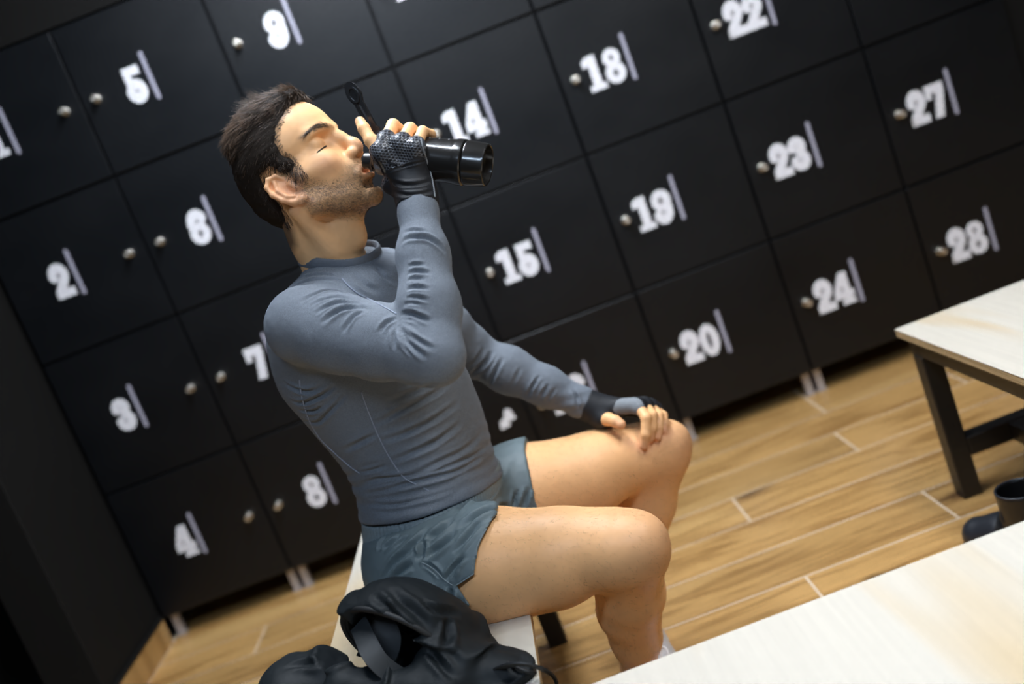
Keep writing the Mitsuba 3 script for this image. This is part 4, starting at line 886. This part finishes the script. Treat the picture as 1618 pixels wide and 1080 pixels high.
fm_ = prism(pl, .007); M4 = np.eye(4); M4[:3, 0], M4[:3, 1], M4[:3, 2], M4[:3, 3] = fx, fy, fz, hp - fz * .0035; fm_.apply_transform(M4)
fc_ = put('flip_cap', fm_, LIDM, bt, 'open flip cap standing up from the lid', smooth=30)
cone_ = shapely.affinity.scale(Point(Lf - .019, 0).buffer(1, 24), .014, .0082); rim = prism(cone_.difference(shapely.affinity.scale(cone_, .72, .72)), .0035); M5 = M4.copy(); M5[:3, 3] = hp + fz * .0034; rim.apply_transform(M5)
put('seal', rim, LIDM, fc_, smooth=30)
put('hinge', tube([hp - fy * .010 + fz * .001, hp + fy * .010 + fz * .001], .0045, 16), LIDM, fc_, smooth=40)
for i in range(4):
    a = math.radians(74); s0 = BL - .128 + .0155 * i + .018; p = B0 + be * s0 + (RB + .0012) * (math.cos(a) * bc + math.sin(a) * bu); q = B0 + be * s0 + (RB + .0012) * (math.cos(a - .10) * bc + math.sin(a - .10) * bu)
    put('scale_mark', tube([p, q], .0008, 6), MARKM, bt)

# ------------------------------------------------------------------ black bag on the bench
BAGM = bsdf('mat_bag', base=cloth_col((0.0060, 0.0085, 0.0100), 0.35), roughness=0.62, specular=0.25, sheen=0.06)
LINM = bsdf('mat_baglining', base=cloth_col((0.011, 0.014, 0.016), 0.3), roughness=0.6)
STRM = bsdf('mat_strap', base=(0.007, 0.008, 0.009), roughness=0.6)
hc = at(640, 1028, -1.79); no = unit(V3(-.56, -.74, -.37))
def bagf(P):
    hood = ell(P, hc, (.100, .086, .112)); Q = P - (hc + no * .014).astype(f4)
    hood = smin(hood, ell(P, hc + V3(.062, .02, -.05), (.060, .065, .085)), .04)
    hood = smax(hood, -ell(P, hc + no * .010, (.090, .077, .102)), .004)
    hood = smax(hood, dot3(P - (hc + no * .002).astype(f4), no), .005)
    b = smin(hood, ell(P, at(478, 1084, -1.74), (.075, .060, .046)), .012)
    b = smin(b, rcone(P, at(700, 1060, -1.84), at(800, 1072, -1.86), .046, .034), .03)
    b = smin(b, rcone(P, at(795, 1068, -1.86), at(870, 1085, -1.88), .030, .016), .02)
    b = smin(b, rcone(P, at(545, 1096, -1.84), at(700, 1094, -1.88), .034, .036), .015)
    b = smin(b, ell(P, hc + V3(0, -.02, -.10), (.13, .09, .05)), .03)
    rd = np.abs(meshkit.fbm(P * [9, 8, 11], 2, seed=11).astype(f4) - f4(.5)); b = b - f4(.009) * np.exp(-(rd / f4(.05)) ** 2) + f4(.006) * (meshkit.fbm(P * 26, 3, seed=4).astype(f4) - f4(.5)) + f4(.010) * (meshkit.fbm(P * 9, 2, seed=6).astype(f4) - f4(.5))
    return np.maximum(b, f4(.421) - P[:, 2])
bg = shape(bagf, (.90, -1.99, .40), (1.48, -1.62, .62), .0034); bg = trimesh.util.concatenate([m for m in bg.split(only_watertight=False) if len(m.faces) > 1500])
ZE = lambda *p: zoomed(420, 900, 3.37, p)
bg = crease(bg, bagf, [(ZE((650, 90), (700, 150), (800, 230), (880, 330)), .008, .005), (ZE((960, 240), (970, 330), (940, 420)), .007, .005), (ZE((560, 130), (640, 190), (720, 280)), .007, .004), (ZE((820, 170), (940, 220), (1040, 230)), .006, .004), (ZE((860, 420), (930, 500), (1000, 580)), .006, .005), (ZE((100, 520), (200, 500), (310, 495)), .006, .003)])
bag = thing('gym_bag', 'slumped black bag with a hood-like open top, on the bench beside the man\'s hip', 'bag')
put('body', bg, BAGM, bag, smooth=True)
e1 = unit(np.cross(no, UP)); e2 = np.cross(no, e1); rc = hc + no * .001; rim_ = []
for a in np.linspace(0, 2 * np.pi, 90, endpoint=False):
    d_ = math.cos(a) * e1 + math.sin(a) * e2; rr = np.linspace(.03, .16, 261); v_ = ell((rc + d_ * rr[:, None]).astype(f4), hc, (.097, .083, .109)); rim_.append(rc + d_ * rr[np.argmax(v_ > 0)])
rim_ = np.array(rim_); rim_ = rim_[rim_[:, 2] > .428]; k_ = np.argmax(np.linalg.norm(np.roll(rim_, -1, 0) - rim_, axis=1)); rim_ = np.roll(rim_, -k_ - 1, 0)
put('rim', tube(rim_, .0048, 8), STRM, bag, 'stitched rim of the opening', smooth=True)
put('seam', skin_tube(bagf, zoomed(420, 900, 3.37, [(480, 225), (580, 250), (690, 300), (790, 375)]), .0013, .0004), STRM, bag, 'seam along the opening')
def ribbon(path, w, th, across):
    P = CubicSpline(np.linspace(0, 1, len(path)), np.asarray(path, float))(np.linspace(0, 1, 40)); tg = np.gradient(P, axis=0); tg /= np.linalg.norm(tg, axis=1, keepdims=True)
    a = np.asarray(across, float) - tg * (tg @ np.asarray(across, float))[:, None]; a /= np.linalg.norm(a, axis=1, keepdims=True); b = np.cross(tg, a)
    V = np.stack([P + a * w / 2 * i + b * th / 2 * j for i, j in ((-1, -1), (1, -1), (1, 1), (-1, 1))], 1).reshape(-1, 3); F = []
    for i in range(39):
        for k in range(4): q, r = i * 4 + k, i * 4 + (k + 1) % 4; F += [(q, r, r + 4), (q, r + 4, q + 4)]
    F += [(0, 2, 1), (0, 3, 2), (156, 157, 158), (156, 158, 159)]
    return trimesh.Trimesh(V, F, process=False)
put('lining', ribbon([at(566, 985, -1.80), at(580, 1015, -1.84), at(598, 1045, -1.86), at(640, 1075, -1.86)], .030, .003, (.5, .6, .4)), LINM, bag, 'folded grey lining', smooth=30)
put('lining', ribbon([at(590, 980, -1.78), at(610, 1010, -1.80), at(600, 1050, -1.83)], .045, .003, (.9, .3, .2)), LINM, bag, smooth=30)
put('strap', ribbon([at(780, 1062, -1.865), at(806, 1050, -1.90), at(836, 1050, -1.91), at(866, 1062, -1.90), at(878, 1086, -1.88)], .017, .0025, (.15, -.75, .6)), STRM, bag, 'loop of webbing', smooth=30)
put('cord', tube(CubicSpline(np.linspace(0, 1, 5), np.array([at(736, 962, -1.72), at(742, 985, -1.74), at(758, 1012, -1.79), at(800, 1045, -1.87), at(846, 1062, -1.89)]))(np.linspace(0, 1, 30)), .0028, 8), STRM, bag, 'dangling cord', smooth=True)

# ------------------------------------------------------------------ boot on the floor at the right
BOOTM = bsdf('mat_boot', base=(0.009, 0.0085, 0.0085), roughness=0.30, specular=0.5)
TOEM = bsdf('mat_boottoe', base=(0.016, 0.018, 0.023), roughness=0.38, specular=0.5)
def bootf(P):
    d = rcone(P, (0, 0, .05), (0, 0, .140), .044, .045)
    d = smax(d, P[:, 2] - f4(.146), .004)
    d = smin(d, chain(P, [(-.01, 0, .045), (.05, 0, .042), (.105, 0, .036)], [.044, .042, .037], .02), .015)
    d = smax(d, -rcone(P, (0, 0, .075), (0, 0, .2), .0385, .041), .003)
    return smax(d, f4(.012) - P[:, 2], .003)
bo = shape(bootf, (-.07, -.06, .0), (.16, .06, .16), .0030); fc = np.array(bo.triangles_center); toe = fc[:, 0] > .052
k = thing('boot', 'black ankle boot standing open on the floor beside the right hand bench', 'boot')
w = T().translate([2.322, -1.352, 0.0]).rotate([0, 0, 1], math.degrees(math.atan2(.80, -.60)))
put('upper', trimesh.Trimesh(bo.vertices, bo.faces[~toe], process=False), BOOTM, k, smooth=True, to_world=w)
put('toe_cap', trimesh.Trimesh(bo.vertices, bo.faces[toe], process=False), TOEM, k, 'rounded grey-black toe', smooth=True, to_world=w)
put('sole', prism(LineString([(-.01, 0), (.105, 0)]).buffer(.043), .014), STRM, k, smooth=40, to_world=w)
put('rim', tube([(.0428 * math.cos(a), .0428 * math.sin(a), .1455) for a in np.linspace(0, 2 * np.pi, 40, endpoint=False)], .0028, 8, closed=True), TOEM, k, smooth=True, to_world=w)
